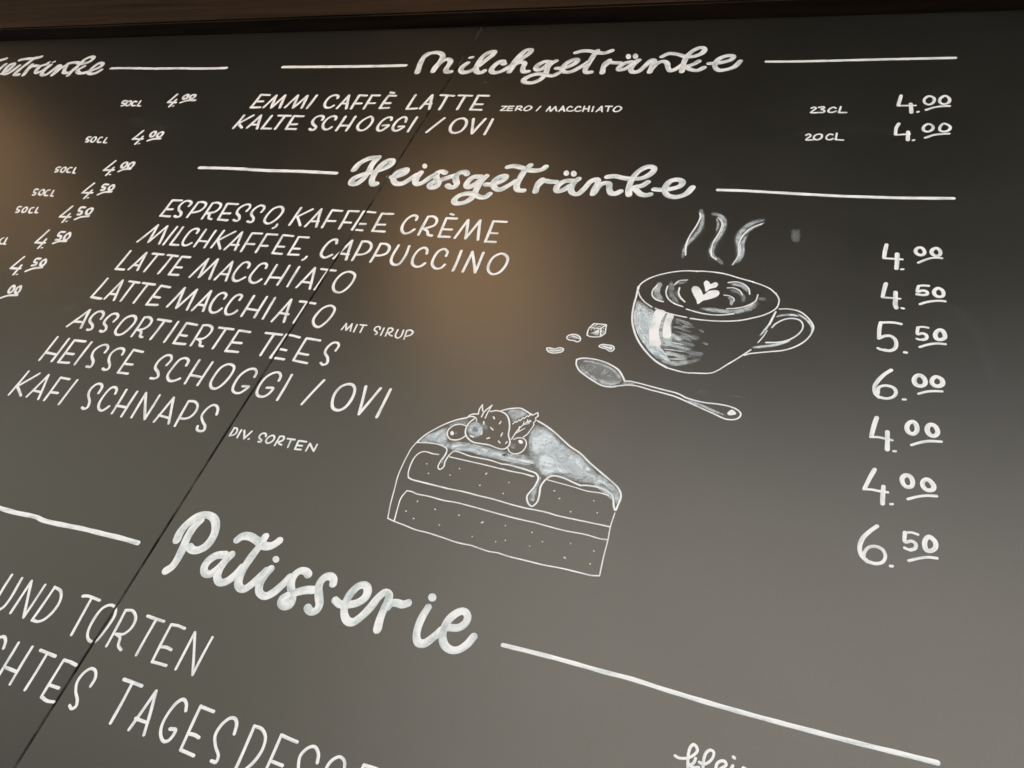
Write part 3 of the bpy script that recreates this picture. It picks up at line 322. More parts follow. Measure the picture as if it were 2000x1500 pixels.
('letter', None, 'volume_note', 'paint', 's0|3.36|-32.9 1182.1 -37.3 1184.5 -42.8 1178.3 -42.8 1171.7 -37.2 1170.7 -32.1 1174.1'),
('letter', None, 'volume_note', 'paint', 'l0|3.33|-26 1186.2 -27.5 1170.5 -16.7 1170.7'),
('volume_note', 'small 20 CL beside the second price', None, 'empty', ''),
('letter', None, 'volume_note', 'paint', 's0|3.24|-69.5 1110.3 -65.7 1113.6 -62.8 1109.5 -68.2 1098.9 -58.7 1099.3'),
('letter', None, 'volume_note', 'paint', 'o0|3.23|-51.3 1114 -56.8 1109.7 -56.5 1101.4 -51.6 1099.6 -46.8 1104.9 -47 1112.1'),
('letter', None, 'volume_note', 'paint', 's0|3.2|-31.1 1113.3 -35.4 1114.6 -39.5 1108.3 -38.8 1102.1 -33.9 1100.3 -29.6 1103.5'),
('letter', None, 'volume_note', 'paint', 'l0|3.18|-25.5 1117 -25.8 1101.2 -14.7 1100.4'),
('price', 'price 4.00 beside the steam of the cup', None, 'empty', ''),
('digit', None, 'price', 'paint', 's0|5.31|59.2 875.5 58 861.7 57.8 850.4;l0|3.38|58.1 849.4 79.7 849.6;l0|5.74|73.1 859.1 73.6 832.1;s0|3.01|79.3 831 81.6 831.5'),
('digit', None, 'price', 'paint', 'o0|4.76|98.7 874.2 95.4 871.1 94.7 865.7 97.9 860.7 101.9 860.1 105.1 863.6 104.5 869.9 101.7 874'),
('digit', None, 'price', 'paint', 's0|3.54|98.8 845.5 105.5 850.9 112.6 855.4 119.8 857.3 125.7 856.9'),
('digit', None, 'price', 'paint', 'o0|4.71|117.3 874.8 114.1 871 113.6 865.6 117.1 861.2 121.7 861.2 124 865.6 122.7 871.9 119.9 875.1'),
('price', 'price 4.50 beside the cup rim', None, 'empty', ''),
('digit', None, 'price', 'paint', 's0|5.01|62.9 803 61.4 791.2 60.6 779.6;l0|3.19|60.5 778.1 80.7 778.3;s0|5.41|74.9 788.9 75.6 775.1 75.8 767.3 77.4 762.2;s0|2.85|83.3 762.5 85.9 762.1'),
('digit', None, 'price', 'paint', 's0|3.64|112.1 805.1 106 805 101.2 803.7;s0|3.97|100.6 803.1 100 793.1 105.7 796 110.5 794.5 111 790.1 106.6 788.2 99.5 788.6'),
('digit', None, 'price', 'paint', 's0|3.47|103.7 772.1 110.2 776.3 117.7 779.2 125.8 780.8 131.4 780.6'),
('digit', None, 'price', 'paint', 'o0|4.43|122.7 802.4 119 797.5 119.2 791.6 123.1 787.7 128.1 788.9 129.4 793.9 127.2 800'),
('price', 'price 5.50 beside the cup handle', None, 'empty', ''),
('digit', None, 'price', 'paint', 's0|3.64|84.2 735.7 77.6 736.9 68.8 736.4 61.2 734.8;s0|4.61|61.2 734.8 60.3 723.8 60.8 709.5;s0|4.5|60.8 708.9 67.3 713.6 73 714.5 78.3 710.5 80.5 702.5 79.2 695 74.4 690.9 68 690.9;s0|3.39|68 690.9 63.6 691.3 60.6 692.9;s0|3.34|89.9 690.8 92.4 690.6'),
('digit', None, 'price', 'paint', 's0|3.16|114.1 733.8 108.7 734.6 103 733.3;s0|4.07|102.9 732.7 103.1 721.8 108.4 724 112.6 721.4 112.4 715.9 108.8 713.8;s0|3.04|108.8 713.8 105.3 713.5 102.4 714.4'),
('digit', None, 'price', 'paint', 's0|3.47|106.4 701.8 114.6 706.7 122.9 709.8 133.3 710.4'),
('digit', None, 'price', 'paint', 'o0|5.05|126.5 732.2 123.1 727.7 122.4 721.3 124.8 717 129 717.1 132.5 720.8 131.6 727.9 129.3 731.8'),
('price', 'price 6.00 beside the spoon handle', None, 'empty', ''),
('digit', None, 'price', 'paint', 's0|4.53|77.2 661 70.3 653.1 64 642.2 61.1 632.9 62.5 623.4 67 618.7;s0|3.83|67 618.7 74.6 617.9 81.2 621.2 84.2 627.2 82.5 633.7 77.6 636.5 71.4 636.4 66 632.8 65.4 624;s0|3.14|92.3 619.7 94.5 620.1'),
('digit', None, 'price', 'paint', 'o0|5.11|106.1 658.1 103.1 654.1 102.4 648.7 104.8 643.5 110.1 642.5 113.9 646.3 113.5 652.5 109.9 657.5'),
('digit', None, 'price', 'paint', 's0|3.26|107.9 630.9 115.8 635.2 123.7 637.5 131.7 638.4'),
('digit', None, 'price', 'paint', 'o0|5.07|124.4 658.7 121.5 654.8 121 649.4 123.8 645.6 128.2 645.4 131.8 648.9 131.1 655.5 127.8 658.3'),
('price', 'price 4.00 right of the cake drawing', None, 'empty', ''),
('digit', None, 'price', 'paint', 's0|4.91|66.4 588.9 64.5 577.8 62.8 563.8;s0|3.01|61.9 561 69.6 562.3 75.4 561.9 84.1 560.9;l0|5.09|78.6 571.1 79.9 547.5;s0|2.95|86.3 546.6 88.3 546.9'),
('digit', None, 'price', 'paint', 'o0|5.12|102.4 590 99.1 586.3 98 580.2 100.2 574.8 104.5 573.3 107.9 577.4 107.9 584.4 105.4 589'),
('digit', None, 'price', 'paint', 's0|3.41|103.8 558.3 112.3 563.4 120 566.6 132.7 568.5'),
('digit', None, 'price', 'paint', 'o0|5.06|120.9 589.2 118.7 585.3 118.7 580.2 121.5 575.4 125.8 574.7 128.8 579.1 127.6 585.8 124.3 589.4'),
('price', 'price 4.00 second from the bottom of the right column', None, 'empty', ''),
('digit', None, 'price', 'paint', 's0|4.43|69 519 65 507 61.1 493.7;s0|2.94|60.1 491.8 68.2 492.9 75.6 492.6 83.7 492.9;l0|4.77|79.1 499 79.5 478;s0|2.76|87.1 479 89.2 479.5'),
('digit', None, 'price', 'paint', 'o0|4.92|99.2 517.5 96.7 513.7 97.7 507.2 101.4 503.5 105.7 504.6 107 510.1 105 516.3 101.8 518.1'),
('digit', None, 'price', 'paint', 's0|3.3|103.5 488.8 111.9 493.4 120.4 496.6 130.2 498.2'),
('digit', None, 'price', 'paint', 'o0|4.85|118.9 516.4 116.4 512.1 117.5 506.7 121.5 503.6 126.3 505.3 127.2 509.6 124.6 514.3 121.4 516.9'),
('price', 'price 6.50 lowest in the right column', None, 'empty', ''),
('digit', None, 'price', 'paint', 's0|4.37|76.1 449.9 69.6 442.3 63.8 433.1 61.5 422 63.9 413.1 70 407.7;s0|3.56|70 407.7 77.8 407.1 83.8 410.2 86 417.5 83.1 424 77.2 426.3 70.2 423.9 66.5 417.2 66.2 411.1;s0|3.08|91.3 407.6 93.1 407.9'),
('digit', None, 'price', 'paint', 's0|2.91|114.5 448.8 108.9 449.9 102.6 448.5;s0|3.88|102.5 448.5 103.3 437.8 109.3 440 113.1 437.5 112.4 432.3 108.4 429.8;s0|3.12|108.4 429.8 105.6 429.9 103.1 430.9'),
('digit', None, 'price', 'paint', 's0|3.17|107.6 417.5 116.3 422.1 124.3 425.2 132.7 426.1'),
('digit', None, 'price', 'paint', 'o0|4.93|124.5 448.7 121.7 444.6 121.1 438.5 123 433.1 126.7 433 130.8 437.3 130.6 444.1 127.6 447.3'),
('volume_note', None, None, 'empty', ''),
('letter', None, 'volume_note', 'paint', 's0|5.2|-1535.1 1186.3 -1544.2 1186.8 -1542.5 1178.3 -1533.5 1175.3 -1531.6 1169 -1536.5 1167.4'),
('letter', None, 'volume_note', 'paint', 'o0|5.17|-1526.5 1186.3 -1530.2 1180 -1525.5 1170.7 -1517.5 1168.3 -1515.7 1175.5 -1519.2 1183.3'),
('letter', None, 'volume_note', 'paint', 's0|5.15|-1503.4 1183.4 -1510.7 1184.9 -1510.8 1175.5 -1504.2 1168.5 -1497 1168.6'),
('letter', None, 'volume_note', 'paint', 'l0|5.11|-1493.7 1186.7 -1489.8 1168.7 -1480.4 1167.6'),
('price', 'price 4.00 topmost in the left column', None, 'empty', ''),
('digit', None, 'price', 'paint', 'l0|6.53|-1405.9 1212.4 -1410.8 1182.9 -1387.6 1181.6;l0|6.48|-1394 1192.3 -1395.8 1166.9;s0|4.29|-1387.6 1168.6 -1385.5 1169.2'),
('digit', None, 'price', 'paint', 'o0|6.51|-1378.7 1210.3 -1381.3 1204.7 -1376.5 1196.2 -1370.3 1195.6 -1369.5 1204.8 -1372.7 1210.1'),
('digit', None, 'price', 'paint', 's0|6.43|-1375 1181.8 -1361.9 1189.5 -1339.7 1190.7'),
('digit', None, 'price', 'paint', 'o0|6.47|-1358.5 1211.4 -1362.7 1206.4 -1359.1 1197.8 -1352.3 1196.4 -1350.1 1203.4 -1352 1209.6'),
('volume_note', None, None, 'empty', ''),
('letter', None, 'volume_note', 'paint', 's0|4.89|-1535.8 1052.3 -1543.3 1052.6 -1541 1044 -1533.6 1041.4 -1530.6 1035.7 -1536.9 1036.1'),
('letter', None, 'volume_note', 'paint', 'o0|4.87|-1525.2 1052.7 -1528.1 1047.4 -1522.4 1037.5 -1515.4 1036.3 -1515.3 1045 -1519.8 1052'),
('letter', None, 'volume_note', 'paint', 's0|4.84|-1502.3 1052.7 -1507 1052.5 -1507.1 1043.8 -1500.4 1035.5 -1493.4 1035.8'),
('letter', None, 'volume_note', 'paint', 'l0|4.8|-1488.5 1051.7 -1484.9 1035.6 -1475.8 1034.5'),
('price', 'price 4.00 second in the left column', None, 'empty', ''),
('digit', None, 'price', 'paint', 'l0|6.14|-1405.4 1079 -1412.4 1050.3 -1385.7 1051.3;l0|6.08|-1391.9 1059.5 -1393.2 1034.2;s0|4.02|-1385 1035.4 -1383 1036'),
('digit', None, 'price', 'paint', 'o0|6.1|-1374.9 1076.6 -1376.3 1068.6 -1370.8 1060.9 -1364.9 1060.5 -1364.3 1069.8 -1369.4 1076.8'),
('digit', None, 'price', 'paint', 's0|6.02|-1368.4 1046.4 -1357 1052.4 -1339.5 1054.4'),
('digit', None, 'price', 'paint', 'o0|6.06|-1352.2 1076.5 -1356.6 1069.3 -1352.8 1060.9 -1345.6 1060.4 -1344 1068.3 -1347.2 1075.2'),
('volume_note', None, None, 'empty', ''),
('letter', None, 'volume_note', 'paint', 's0|4.66|-1537.2 948.6 -1544.5 948.8 -1543.6 941.5 -1535 938.5 -1533.9 933.9 -1539.2 933.6'),
('letter', None, 'volume_note', 'paint', 'o0|4.63|-1525.8 949.3 -1529.3 943.7 -1523.3 934.6 -1517 933.6 -1516.9 941.7 -1521.3 948.2'),
('letter', None, 'volume_note', 'paint', 's0|4.61|-1504.4 949.2 -1510 948.8 -1511.2 942 -1504.6 934.3 -1497.5 934.2'),
('letter', None, 'volume_note', 'paint', 'l0|4.58|-1494.2 949.7 -1488.6 933.4 -1482 932.5'),
('price', 'price 4.00 third in the left column', None, 'empty', ''),
('digit', None, 'price', 'paint', 'l0|5.83|-1403.9 976.2 -1411.9 946.5 -1386.1 948;l0|5.78|-1392.1 955.6 -1393.4 931.8;s0|3.83|-1385.8 933.6 -1383.9 934.3'),
('digit', None, 'price', 'paint', 'o0|5.8|-1374.5 973.2 -1377.1 965.7 -1372.3 958 -1366.4 957 -1364.7 966.3 -1368.6 972.8'),
('digit', None, 'price', 'paint', 's0|5.74|-1370.3 945 -1361.4 952.1 -1345.4 954.3'),
('digit', None, 'price', 'paint', 'o0|5.77|-1356.3 974.2 -1359 966.7 -1354.3 957.7 -1348.3 958 -1346.7 966 -1350.4 973.7'),
('volume_note', None, None, 'empty', ''),
('letter', None, 'volume_note', 'paint', 's0|4.49|-1537.8 876.2 -1546.2 877 -1542.2 867.5 -1535 865.2 -1533.1 859.7 -1538.4 859.4'),
('letter', None, 'volume_note', 'paint', 'o0|4.47|-1525.8 877.1 -1527.8 869.9 -1521.4 861.4 -1515.2 861.1 -1515.1 869.4 -1521 876'),
('letter', None, 'volume_note', 'paint', 's0|4.45|-1505.4 877.1 -1510.2 875.4 -1509.9 867 -1504.1 860.5 -1496.8 860.2'),
('letter', None, 'volume_note', 'paint', 'l0|4.41|-1493.6 876.5 -1488.1 860.9 -1481.1 859.5'),
('price', 'price 4.50 fourth in the left column', None, 'empty', ''),
('digit', None, 'price', 'paint', 'l0|5.63|-1405.1 904.9 -1412.3 875.5 -1386.8 876.8;l0|5.58|-1393.7 883.7 -1394.5 860;s0|3.69|-1387.3 861.4 -1385.2 862.1'),
('digit', None, 'price', 'paint', 's0|5.6|-1365.3 903.5 -1376 903.3 -1374.8 896 -1366.6 893.8 -1364.1 887.1 -1370.9 886.7'),
('digit', None, 'price', 'paint', 's0|5.53|-1368.4 873.3 -1359 880.7 -1341 883.4'),
('digit', None, 'price', 'paint', 'o0|5.56|-1352.1 903.3 -1356.3 897.2 -1351.5 888.6 -1345.8 887.9 -1344.9 896.7'),
('volume_note', None, None, 'empty', ''),
('letter', None, 'volume_note', 'paint', 's0|4.37|-1537.1 822.3 -1544.7 822.3 -1541.4 813.8 -1533.2 811.8 -1531.4 806.6 -1537.7 806.1'),
('letter', None, 'volume_note', 'paint', 'o0|4.35|-1524.3 822.3 -1526.1 816.5 -1520.8 808 -1514.9 808 -1515.3 816 -1519.2 821.1'),
('letter', None, 'volume_note', 'paint', 's0|4.32|-1502.3 823 -1507.2 821.5 -1506.2 814.1 -1500.5 807.9 -1493.6 807.9'),
('letter', None, 'volume_note', 'paint', 'l0|4.3|-1491.8 823.9 -1486.6 809.9 -1479.7 809.1'),
('price', 'price 4.50 fifth in the left column', None, 'empty', ''),
('digit', None, 'price', 'paint', 'l0|5.57|-1405.4 834.4 -1412.6 803.6 -1386 804.6;l0|5.51|-1394.3 813 -1393 789.4;s0|3.56|-1385.9 792.1 -1383.8 792.7'),
('digit', None, 'price', 'paint', 's0|5.54|-1370.3 833.8 -1380.9 833.7 -1379.2 824.7 -1369.1 821.6 -1365.7 814.1 -1373.4 813.5'),
('digit', None, 'price', 'paint', 's0|5.46|-1368.8 799.7 -1359.6 806.9 -1342 811'),
('digit', None, 'price', 'paint', 'o0|5.5|-1354.1 832.8 -1358.8 827.7 -1353.5 817 -1346.4 816.3 -1345.7 824.9 -1348.7 831.4'),
('volume_note', None, None, 'empty', ''),
('letter', None, 'volume_note', 'paint', 's0|4.12|-1503.7 733.5 -1506.7 730.2 -1504 722.1 -1498.4 717.7 -1492.4 717.8'),
('letter', None, 'volume_note', 'paint', 'l0|4.1|-1494.7 734.4 -1488.6 718.2 -1483 717.5'),
('price', 'price 4.50 sixth in the left column', None, 'empty', ''),
('digit', None, 'price', 'paint', 'l0|5.36|-1408 764.3 -1413.1 730.1 -1388.7 730.7;l0|5.31|-1394.1 740.7 -1393.4 716.3;s0|3.42|-1385.9 717.8 -1383.9 718.7'),
('digit', None, 'price', 'paint', 's0|5.33|-1364.7 763.5 -1375.6 762.4 -1373.5 753.9 -1364.1 751.1 -1360.8 742.8 -1369.4 741.9'),
('digit', None, 'price', 'paint', 's0|5.26|-1367.9 732.3 -1357.3 738.8 -1341.4 740.4'),
('digit', None, 'price', 'paint', 'o0|5.29|-1352.6 762.9 -1355.3 755.7 -1351.1 745.5 -1344.9 744.4 -1342.6 752 -1348.9 760.8'),
('price', 'price 4.50 seventh in the left column', None, 'empty', ''),
('digit', None, 'price', 'paint', 'l0|5.29|-1407.7 690.6 -1414.6 660.2 -1390.2 661.6;l0|5.23|-1395.1 669.5 -1393.6 645.9;s0|3.29|-1386.6 646.5 -1384.8 647.4'),
('digit', None, 'price', 'paint', 's0|5.25|-1364.5 690.6 -1374 689.6 -1372 681.5 -1364.8 680 -1362.5 674.4 -1369.9 672.4'),
('digit', None, 'price', 'paint', 's0|5.18|-1372 657 -1361.1 665.2 -1341.8 670.5'),
('digit', None, 'price', 'paint', 'o0|5.22|-1351.6 690.4 -1355.2 684.6 -1350.7 675.7 -1344.4 674.6 -1343.8 682.4 -1349.4 689.5'),
('price', 'price ending 00 cut by the left edge', None, 'empty', ''),
('digit', None, 'price', 'paint', 'l0|5.1|-1418.8 620.3 -1420.5 588.6 -1394.2 590.2;l0|5.04|-1403.4 599.7 -1394.8 574.3'),
('digit', None, 'price', 'paint', 's0|4.99|-1377 584.3 -1373.7 588 -1361 596.3 -1340.8 600'),
('digit', None, 'price', 'paint', 'o0|5.05|-1370 620.3 -1371.5 613.8 -1367.5 604.8 -1361.9 603.2 -1360.4 610.1 -1364.5 617.6'),
('digit', None, 'price', 'paint', 'o0|5.02|-1352.7 621.3 -1356.2 615.8 -1351.3 605.7 -1345 604.5 -1344.8 611.6'),
('cup_drawing', 'hand drawn cappuccino cup with foam hearts and rising steam', None, 'paint', 's0|2.27|-249.8 752.9 -249.3 762.4 -238.8 776.4 -218.7 788.4 -196.1 795.8 -177.7 797.5;s0|2.21|-177.6 796.9 -172.7 798.1 -143.2 797.4 -116.2 790.3 -100 786.1;s0|2.12|-99.9 785.5 -89.6 782.3 -76.3 775.9 -67.5 767.1;s0|2.06|-68.4 769 -63 758.9 -62.3 750.2 -63.6 743.3 -66.9 738 -76.4 729.1 -90.1 721.4 -108 714.1 -130.7 709.9 -152.8 708.7 -169.1 709.3;s0|2.14|-174.4 710.5 -192.1 712.9 -205.8 715.9 -218.7 721.1;s0|1.92|-223.5 722.5 -235.9 730.9 -245.3 742 -249.9 751.8;s0|2.64|-251.1 758.1 -249.7 741.5 -248.8 721.2 -245.1 697.7 -238.3 679.1 -228.2 661.4 -214.3 644.9 -198.3 630.9 -181.1 622;s0|1.96|-181.1 622 -162.6 618.6 -151.7 618.1;s0|1.93|-151.7 618.4 -125.8 622.7 -118.8 627.9 -108.9 639.2 -97.8 651.5 -90.1 660.8 -84.8 667.3;s0|1.5|-69.9 701.9 -73.5 690.4 -78 680.6;s0|2.36|-63.9 735.6 -66.8 722.9 -68.7 712.3'),
('handle', 'cup handle loop', 'cup_drawing', 'paint', 's0|2.02|-60 741.3 -48.9 742.9 -35.4 740.5 -23.8 730.9 -15.8 717.2 -16.1 708 -21 694.7 -31 682.4 -45.1 673.1 -61.2 668 -76.2 663.8 -86.1 660.5 -90.9 657.4;s0|2.17|-64.8 708.2 -61.2 715.3 -51.8 724.1 -42.9 727.2 -33.6 725.7 -28.7 719 -28.5 709.9 -33.1 700.1 -42.2 690.6 -54.4 684.6 -68.4 682.1'),
('shading', 'cup handle shading', 'cup_drawing', 'wash', 's0|4.47|-62.7 726.7 -55.3 731.1 -43.7 733.3 -34.4 732.2;s0|3.65|-37.5 736.5 -24.7 727 -17.1 715.2 -17.8 706;s0|5.04|-83.8 671.2 -68.8 675.7 -56.4 680.3 -39.6 690.1;s0|3.71|-63.8 734.7 -68.8 713.2 -77.6 691.6'),
('shading', 'scratchy cup side shading', 'cup_drawing', 'wash', 'f3|2.34|-247.3 731.6 -238.3 728.7 -225.9 720.2 -216.5 714.6 -216.5 701.7 -215.7 682.4 -211.5 664 -202.2 654.2 -187.2 643.6 -179 631.3 -190.3 632.2 -206.6 642.4 -223.3 662.2 -236.4 683.2 -243.1 707.9;f2|2.33|-224.6 714.4 -195.9 710.5 -187.9 686.5 -181.7 657.3 -198.1 654.8 -213.8 667.4 -224 692.8;s1|7.77|-191.9 705.2 -176.8 701.5 -161.2 694.2;s1|5.41|-190.3 690.9 -177.7 691.8 -166.9 694.3;s2|9.93|-192.2 680.1 -181.1 674.2 -171.8 670;s2|8.3|-197.7 666.1 -185.6 662.3 -173.4 657.7 -157.8 655.5;s1|6|-174.7 664 -160.9 664.2 -153.1 663.6;s2|7.43|-191 648.5 -176.4 645.3 -170.3 642.7 -158.9 640.9;s2|9.57|-192 633.8 -173.3 630.5 -155.3 636.1;s3|6.73|-202.3 648.6 -192.2 641 -179.1 632.2;s1|10.33|-161.1 651.4 -147.1 650 -140.8 652.8;s1|10.62|-177.7 678.5 -163.4 676.9 -150.9 676.9;s1|7.32|-168.9 635.7 -155.3 636.1 -143.1 643.4;s1|3.8|-155 691.3 -146.7 687.8;s1|4.47|-145.5 670.3 -137.5 667.8;s3|4.78|-244.4 725.8 -236.9 706.7 -230.7 684.1 -219.3 666.6;s3|3.99|-236.9 722.8 -225.8 700.4 -221.9 677.6'),
('highlight', 'white window highlights on the cup side', 'cup_drawing', 'paint', 'f0|2.35|-216 719 -203.7 716.3 -205.8 699.3 -204.4 678.3 -197.3 657.7 -208.7 654.6 -217.4 678.3 -218.9 699.4'),
('highlight', 'white window highlights on the cup side', 'cup_drawing', 'paint', 'f0|2.34|-200 712.9 -191.7 711.1 -192.4 695.4 -188.2 673.1 -195.9 670.7 -200.9 688.4 -201.3 701.9'),
('steam_curl', None, 'cup_drawing', 'wash', 's4|13.37|-197 930.8 -190.3 905 -189.5 884 -195.4 865 -202.5 846.2 -201.2 817.5;s2|7.13|-196.1 926 -189.9 905 -189.5 884 -195.4 865 -202.5 846.2 -202.3 820.7;s1|4.49|-190.8 909.7 -189.5 886.3 -195.1 867.3;s1|9.19|-196.8 924.7 -193 914.3'),
('steam_curl', None, 'cup_drawing', 'paint', 's0|2.16|-196.3 917.6 -193.9 909.4 -195.7 890.4 -201.2 866.7 -202.5 848.4 -199.2 827.6'),
('steam_curl', None, 'cup_drawing', 'wash', 's4|14.9|-180.2 920.1 -166.2 915.4 -157.5 898.6 -159.1 875.4 -164.8 852.3 -163.9 834.7 -147.7 814.9;s2|8.77|-179 917.8 -166 914.2 -157.8 898.5 -159.1 875.4 -164.8 852.3 -163.9 834.7 -153.4 821.8;s2|4.46|-170.5 909.1 -165.7 895.5 -165.2 879.4;s1|5.45|-179 917.8 -167.1 916.5;s1|6.72|-157.6 828.9 -144.9 815.2'),
('steam_curl', None, 'cup_drawing', 'paint', 's0|1.64|-168.4 910.5 -160.8 898.3 -161.5 877.5 -165.9 856.7 -165.7 838.9;s0|2.37|-165.7 838.9 -162.9 829.4 -155.9 823.6;s0|1.24|-164 907.3 -158.2 893.9 -159.2 880'),
('steam_curl', None, 'cup_drawing', 'wash', 's4|15.42|-101.4 913.3 -119.3 903.2 -129.9 885.1 -132.9 866.7 -127.9 849.5 -125.5 830.2 -133.6 813.3;s2|9.42|-102.6 911.6 -119.1 902.1 -129.9 885.1 -132.6 866.8 -127.9 849.5 -125.5 830.2 -133.1 814.4;s2|6.77|-121.5 879.1 -125.3 860.8 -122.6 839.2 -125.2 819.6;s2|6.08|-102.4 904.7 -116.2 893.2 -125.9 878.7'),
('steam_curl', None, 'cup_drawing', 'paint', 's0|1.93|-105.7 902.1 -119.6 891 -128.5 871.7 -130.4 855.9;s0|1.41|-130.4 855.9 -127.6 834.3 -131.8 815.6;s0|1.26|-128.2 856.1 -125.5 834.6'),
('heart', None, 'cup_drawing', 'paint', 'f0|1.61|-177.9 763 -175.8 768.5 -169.8 767.8 -165.1 762.6 -159.9 754.1 -154.2 762 -143.1 764.4 -139.8 759.8 -141.9 753.4 -152.7 746 -158.6 743.2 -164.4 736.1 -167.6 743 -173.3 752.4'),
('heart', None, 'cup_drawing', 'paint', 'f0|1.62|-163.9 776.8 -161.4 781.2 -157.3 779 -154.5 775.2 -148.7 779.5 -144.6 776.5 -146.3 770.1 -153.5 766.1 -158.2 760.2 -160.7 767.3'),
('foam_curl', None, 'cup_drawing', 'paint', 's0|2.14|-225.4 764.3 -229.3 754.4 -228.1 744.2 -220.8 737 -210.6 734.3'),
('foam_curl', None, 'cup_drawing', 'paint', 's0|2.12|-211.1 764 -210.9 752.7 -205.4 741.1 -194.8 732.8 -183.1 729'),
('foam_curl', None, 'cup_drawing', 'paint', 's0|1.85|-202.8 767.1 -197.9 775.7 -186.7 779.2'),
('foam_curl', None, 'cup_drawing', 'paint', 's0|2.42|-194.5 763 -193.5 752.8 -189.4 745.2 -182.1 738.1'),
('foam_curl', None, 'cup_drawing', 'paint', 's0|2.08|-131.7 780.7 -122.1 783.4 -111.8 780.5 -103.5 772.5 -100.9 762.8'),
('foam_curl', None, 'cup_drawing', 'paint', 's0|1.77|-131.4 770.6 -124.5 771.8 -115.5 768.5 -110 760.6'),
('foam_curl', None, 'cup_drawing', 'paint', 's0|1.76|-133.3 757 -126.2 756.5 -119.8 752.3 -118.8 747.5'),
('foam_curl', None, 'cup_drawing', 'paint', 's0|1.73|-90.3 763.2 -91.9 751.1 -101.4 741.4 -114.2 735.4 -125.6 732.9'),
('foam_curl', None, 'cup_drawing', 'paint', 's0|1.88|-177.3 725.2 -160.8 721.2 -143.6 719.7 -129.8 721 -115.3 725'),
('foam_shading', None, 'cup_drawing', 'wash', 's2|11.56|-222.4 771 -223.9 757.2 -221.2 745.2 -212.9 735'),
('foam_shading', None, 'cup_drawing', 'wash', 's1|9.82|-208 773.8 -204.9 759.6 -200.5 745.8 -189.1 733.2'),
('foam_shading', None, 'cup_drawing', 'wash', 's1|6.63|-201.7 772.5 -194.2 772.4 -186.1 776.1'),
('foam_shading', None, 'cup_drawing', 'wash', 's1|5.69|-198 758.4 -193.8 748.7 -186.4 741.6'),
('foam_shading', None, 'cup_drawing', 'wash', 's2|7.17|-128.5 778.5 -114.1 777.2 -102.6 766.6'),
('foam_shading', None, 'cup_drawing', 'wash', 's1|7.87|-128.1 767.7 -116.3 764.8 -107.8 755.9 -107.7 746.1'),
('foam_shading', None, 'cup_drawing', 'wash', 's2|6.28|-127.4 755.3 -122.1 749.1 -121.2 739.3'),
('foam_shading', None, 'cup_drawing', 'wash', 's2|9.31|-159.5 729.2 -138.1 728.2 -117.2 728.2 -100.6 736.3 -89.6 754.4'),
('foam_shading', None, 'cup_drawing', 'wash', 's1|8.51|-88.6 756.5 -79 756.7'),
('foam_shading', None, 'cup_drawing', 'wash', 's1|3.94|-175.6 724 -158.2 722.5'),
('foam_shading', None, 'cup_drawing', 'wash', 's1|6.14|-98.5 731.7 -87.4 748.8'),
('smudge', 'faint brushed paint smudge right of the steam', None, 'wash', 's4|5.89|-62.4 894.9 -61.9 884.9 -58.4 872;s4|4.2|-59.8 897.3 -58.6 883 -56.1 869.6;s4|4.19|-56.5 896.1 -55.5 883.3 -53.5 868.6;s4|5.04|-54.3 899.4 -53.3 885.7 -53.2 873.6;s4|7.5|-60.7 875.7 -55.3 871.9 -51.3 876.7;s4|12.57|-57.9 893 -55.1 868.4'),
('sugar_cube_drawing', 'hand drawn sugar cube between the beans and the cup', None, 'paint', 'l0|2.03|-294.6 681.9 -277.7 682.5;l0|2.03|-277.7 682.5 -282.7 674.7 -298.8 673.7 -294.6 681.9;s0|2.02|-298.8 673.7 -299.2 668 -298.2 660.4;l0|2|-298.2 660.4 -294.5 658.6 -287.4 658.5 -280 660.4;l0|2.01|-282.7 674.7 -279.7 660.7;s0|2.01|-277 682 -275.9 674.5 -274.7 667;l0|2|-274.7 667 -279 660.8;s0|1.35|-295.4 670.1 -294.6 670.2;s0|1.35|-291.1 670.7 -290.4 671;s0|1.34|-285 672.3 -284.4 671.2;s0|1.34|-279.3 671.7 -278.9 671.2;s0|1.34|-278.8 667.4 -278 667;s0|1.51|-293.1 677.8 -290.8 678.2;s0|1.35|-286.6 678.1 -286 678.2;s0|1.35|-283.2 679.6 -282.7 679.7;s0|1.21|-290.9 680 -289.3 680;s0|1.2|-284.6 677.1 -283.6 677.3;s0|1.2|-294.5 675.7 -293.7 675.8;s0|1.2|-288.4 676.6 -287.6 676.5;s0|1.19|-278.9 675.1 -278.4 674.1;s0|1.19|-277.6 669.6 -277.2 668.7;s0|1.19|-280.2 669.8 -279.8 669;s0|1.18|-279.1 664.3 -278.6 663.9'),
('shading', None, 'sugar_cube_drawing', 'wash', 'f3|2.4|-295.4 664.4 -290.1 668.3 -285.8 673 -282.7 667.3 -282.9 662.2 -289.2 662.1'),
('coffee_bean_drawing', 'coffee bean drawn uppermost beside the sugar cube', None, 'paint', 'o0|1.94|-324.6 651.9 -323.4 656 -318.5 658.7 -312.1 658.7 -306.3 654.6 -305.1 649.8 -307.9 646.8 -313.9 648.4 -320.3 648.5;s0|1.5|-318.5 655.9 -313.3 654.6 -307.1 652.5'),
('shading', None, 'coffee_bean_drawing', 'wash', 'f2|2.42|-322.4 655.3 -317.5 658.1 -308 655.4 -309.3 651.7 -318.9 651.7 -322.9 651.6'),
('coffee_bean_drawing', 'coffee bean drawn farthest left', None, 'paint', 'o0|1.93|-346.5 629.8 -342.3 630.7 -334.9 630.1 -329.4 633.1 -323.5 631.8 -323.6 627.3 -329.7 623.7 -337.3 622.5 -343.3 624.7;s0|1.48|-341.8 626.5 -333.8 626.7 -325.2 630.1'),
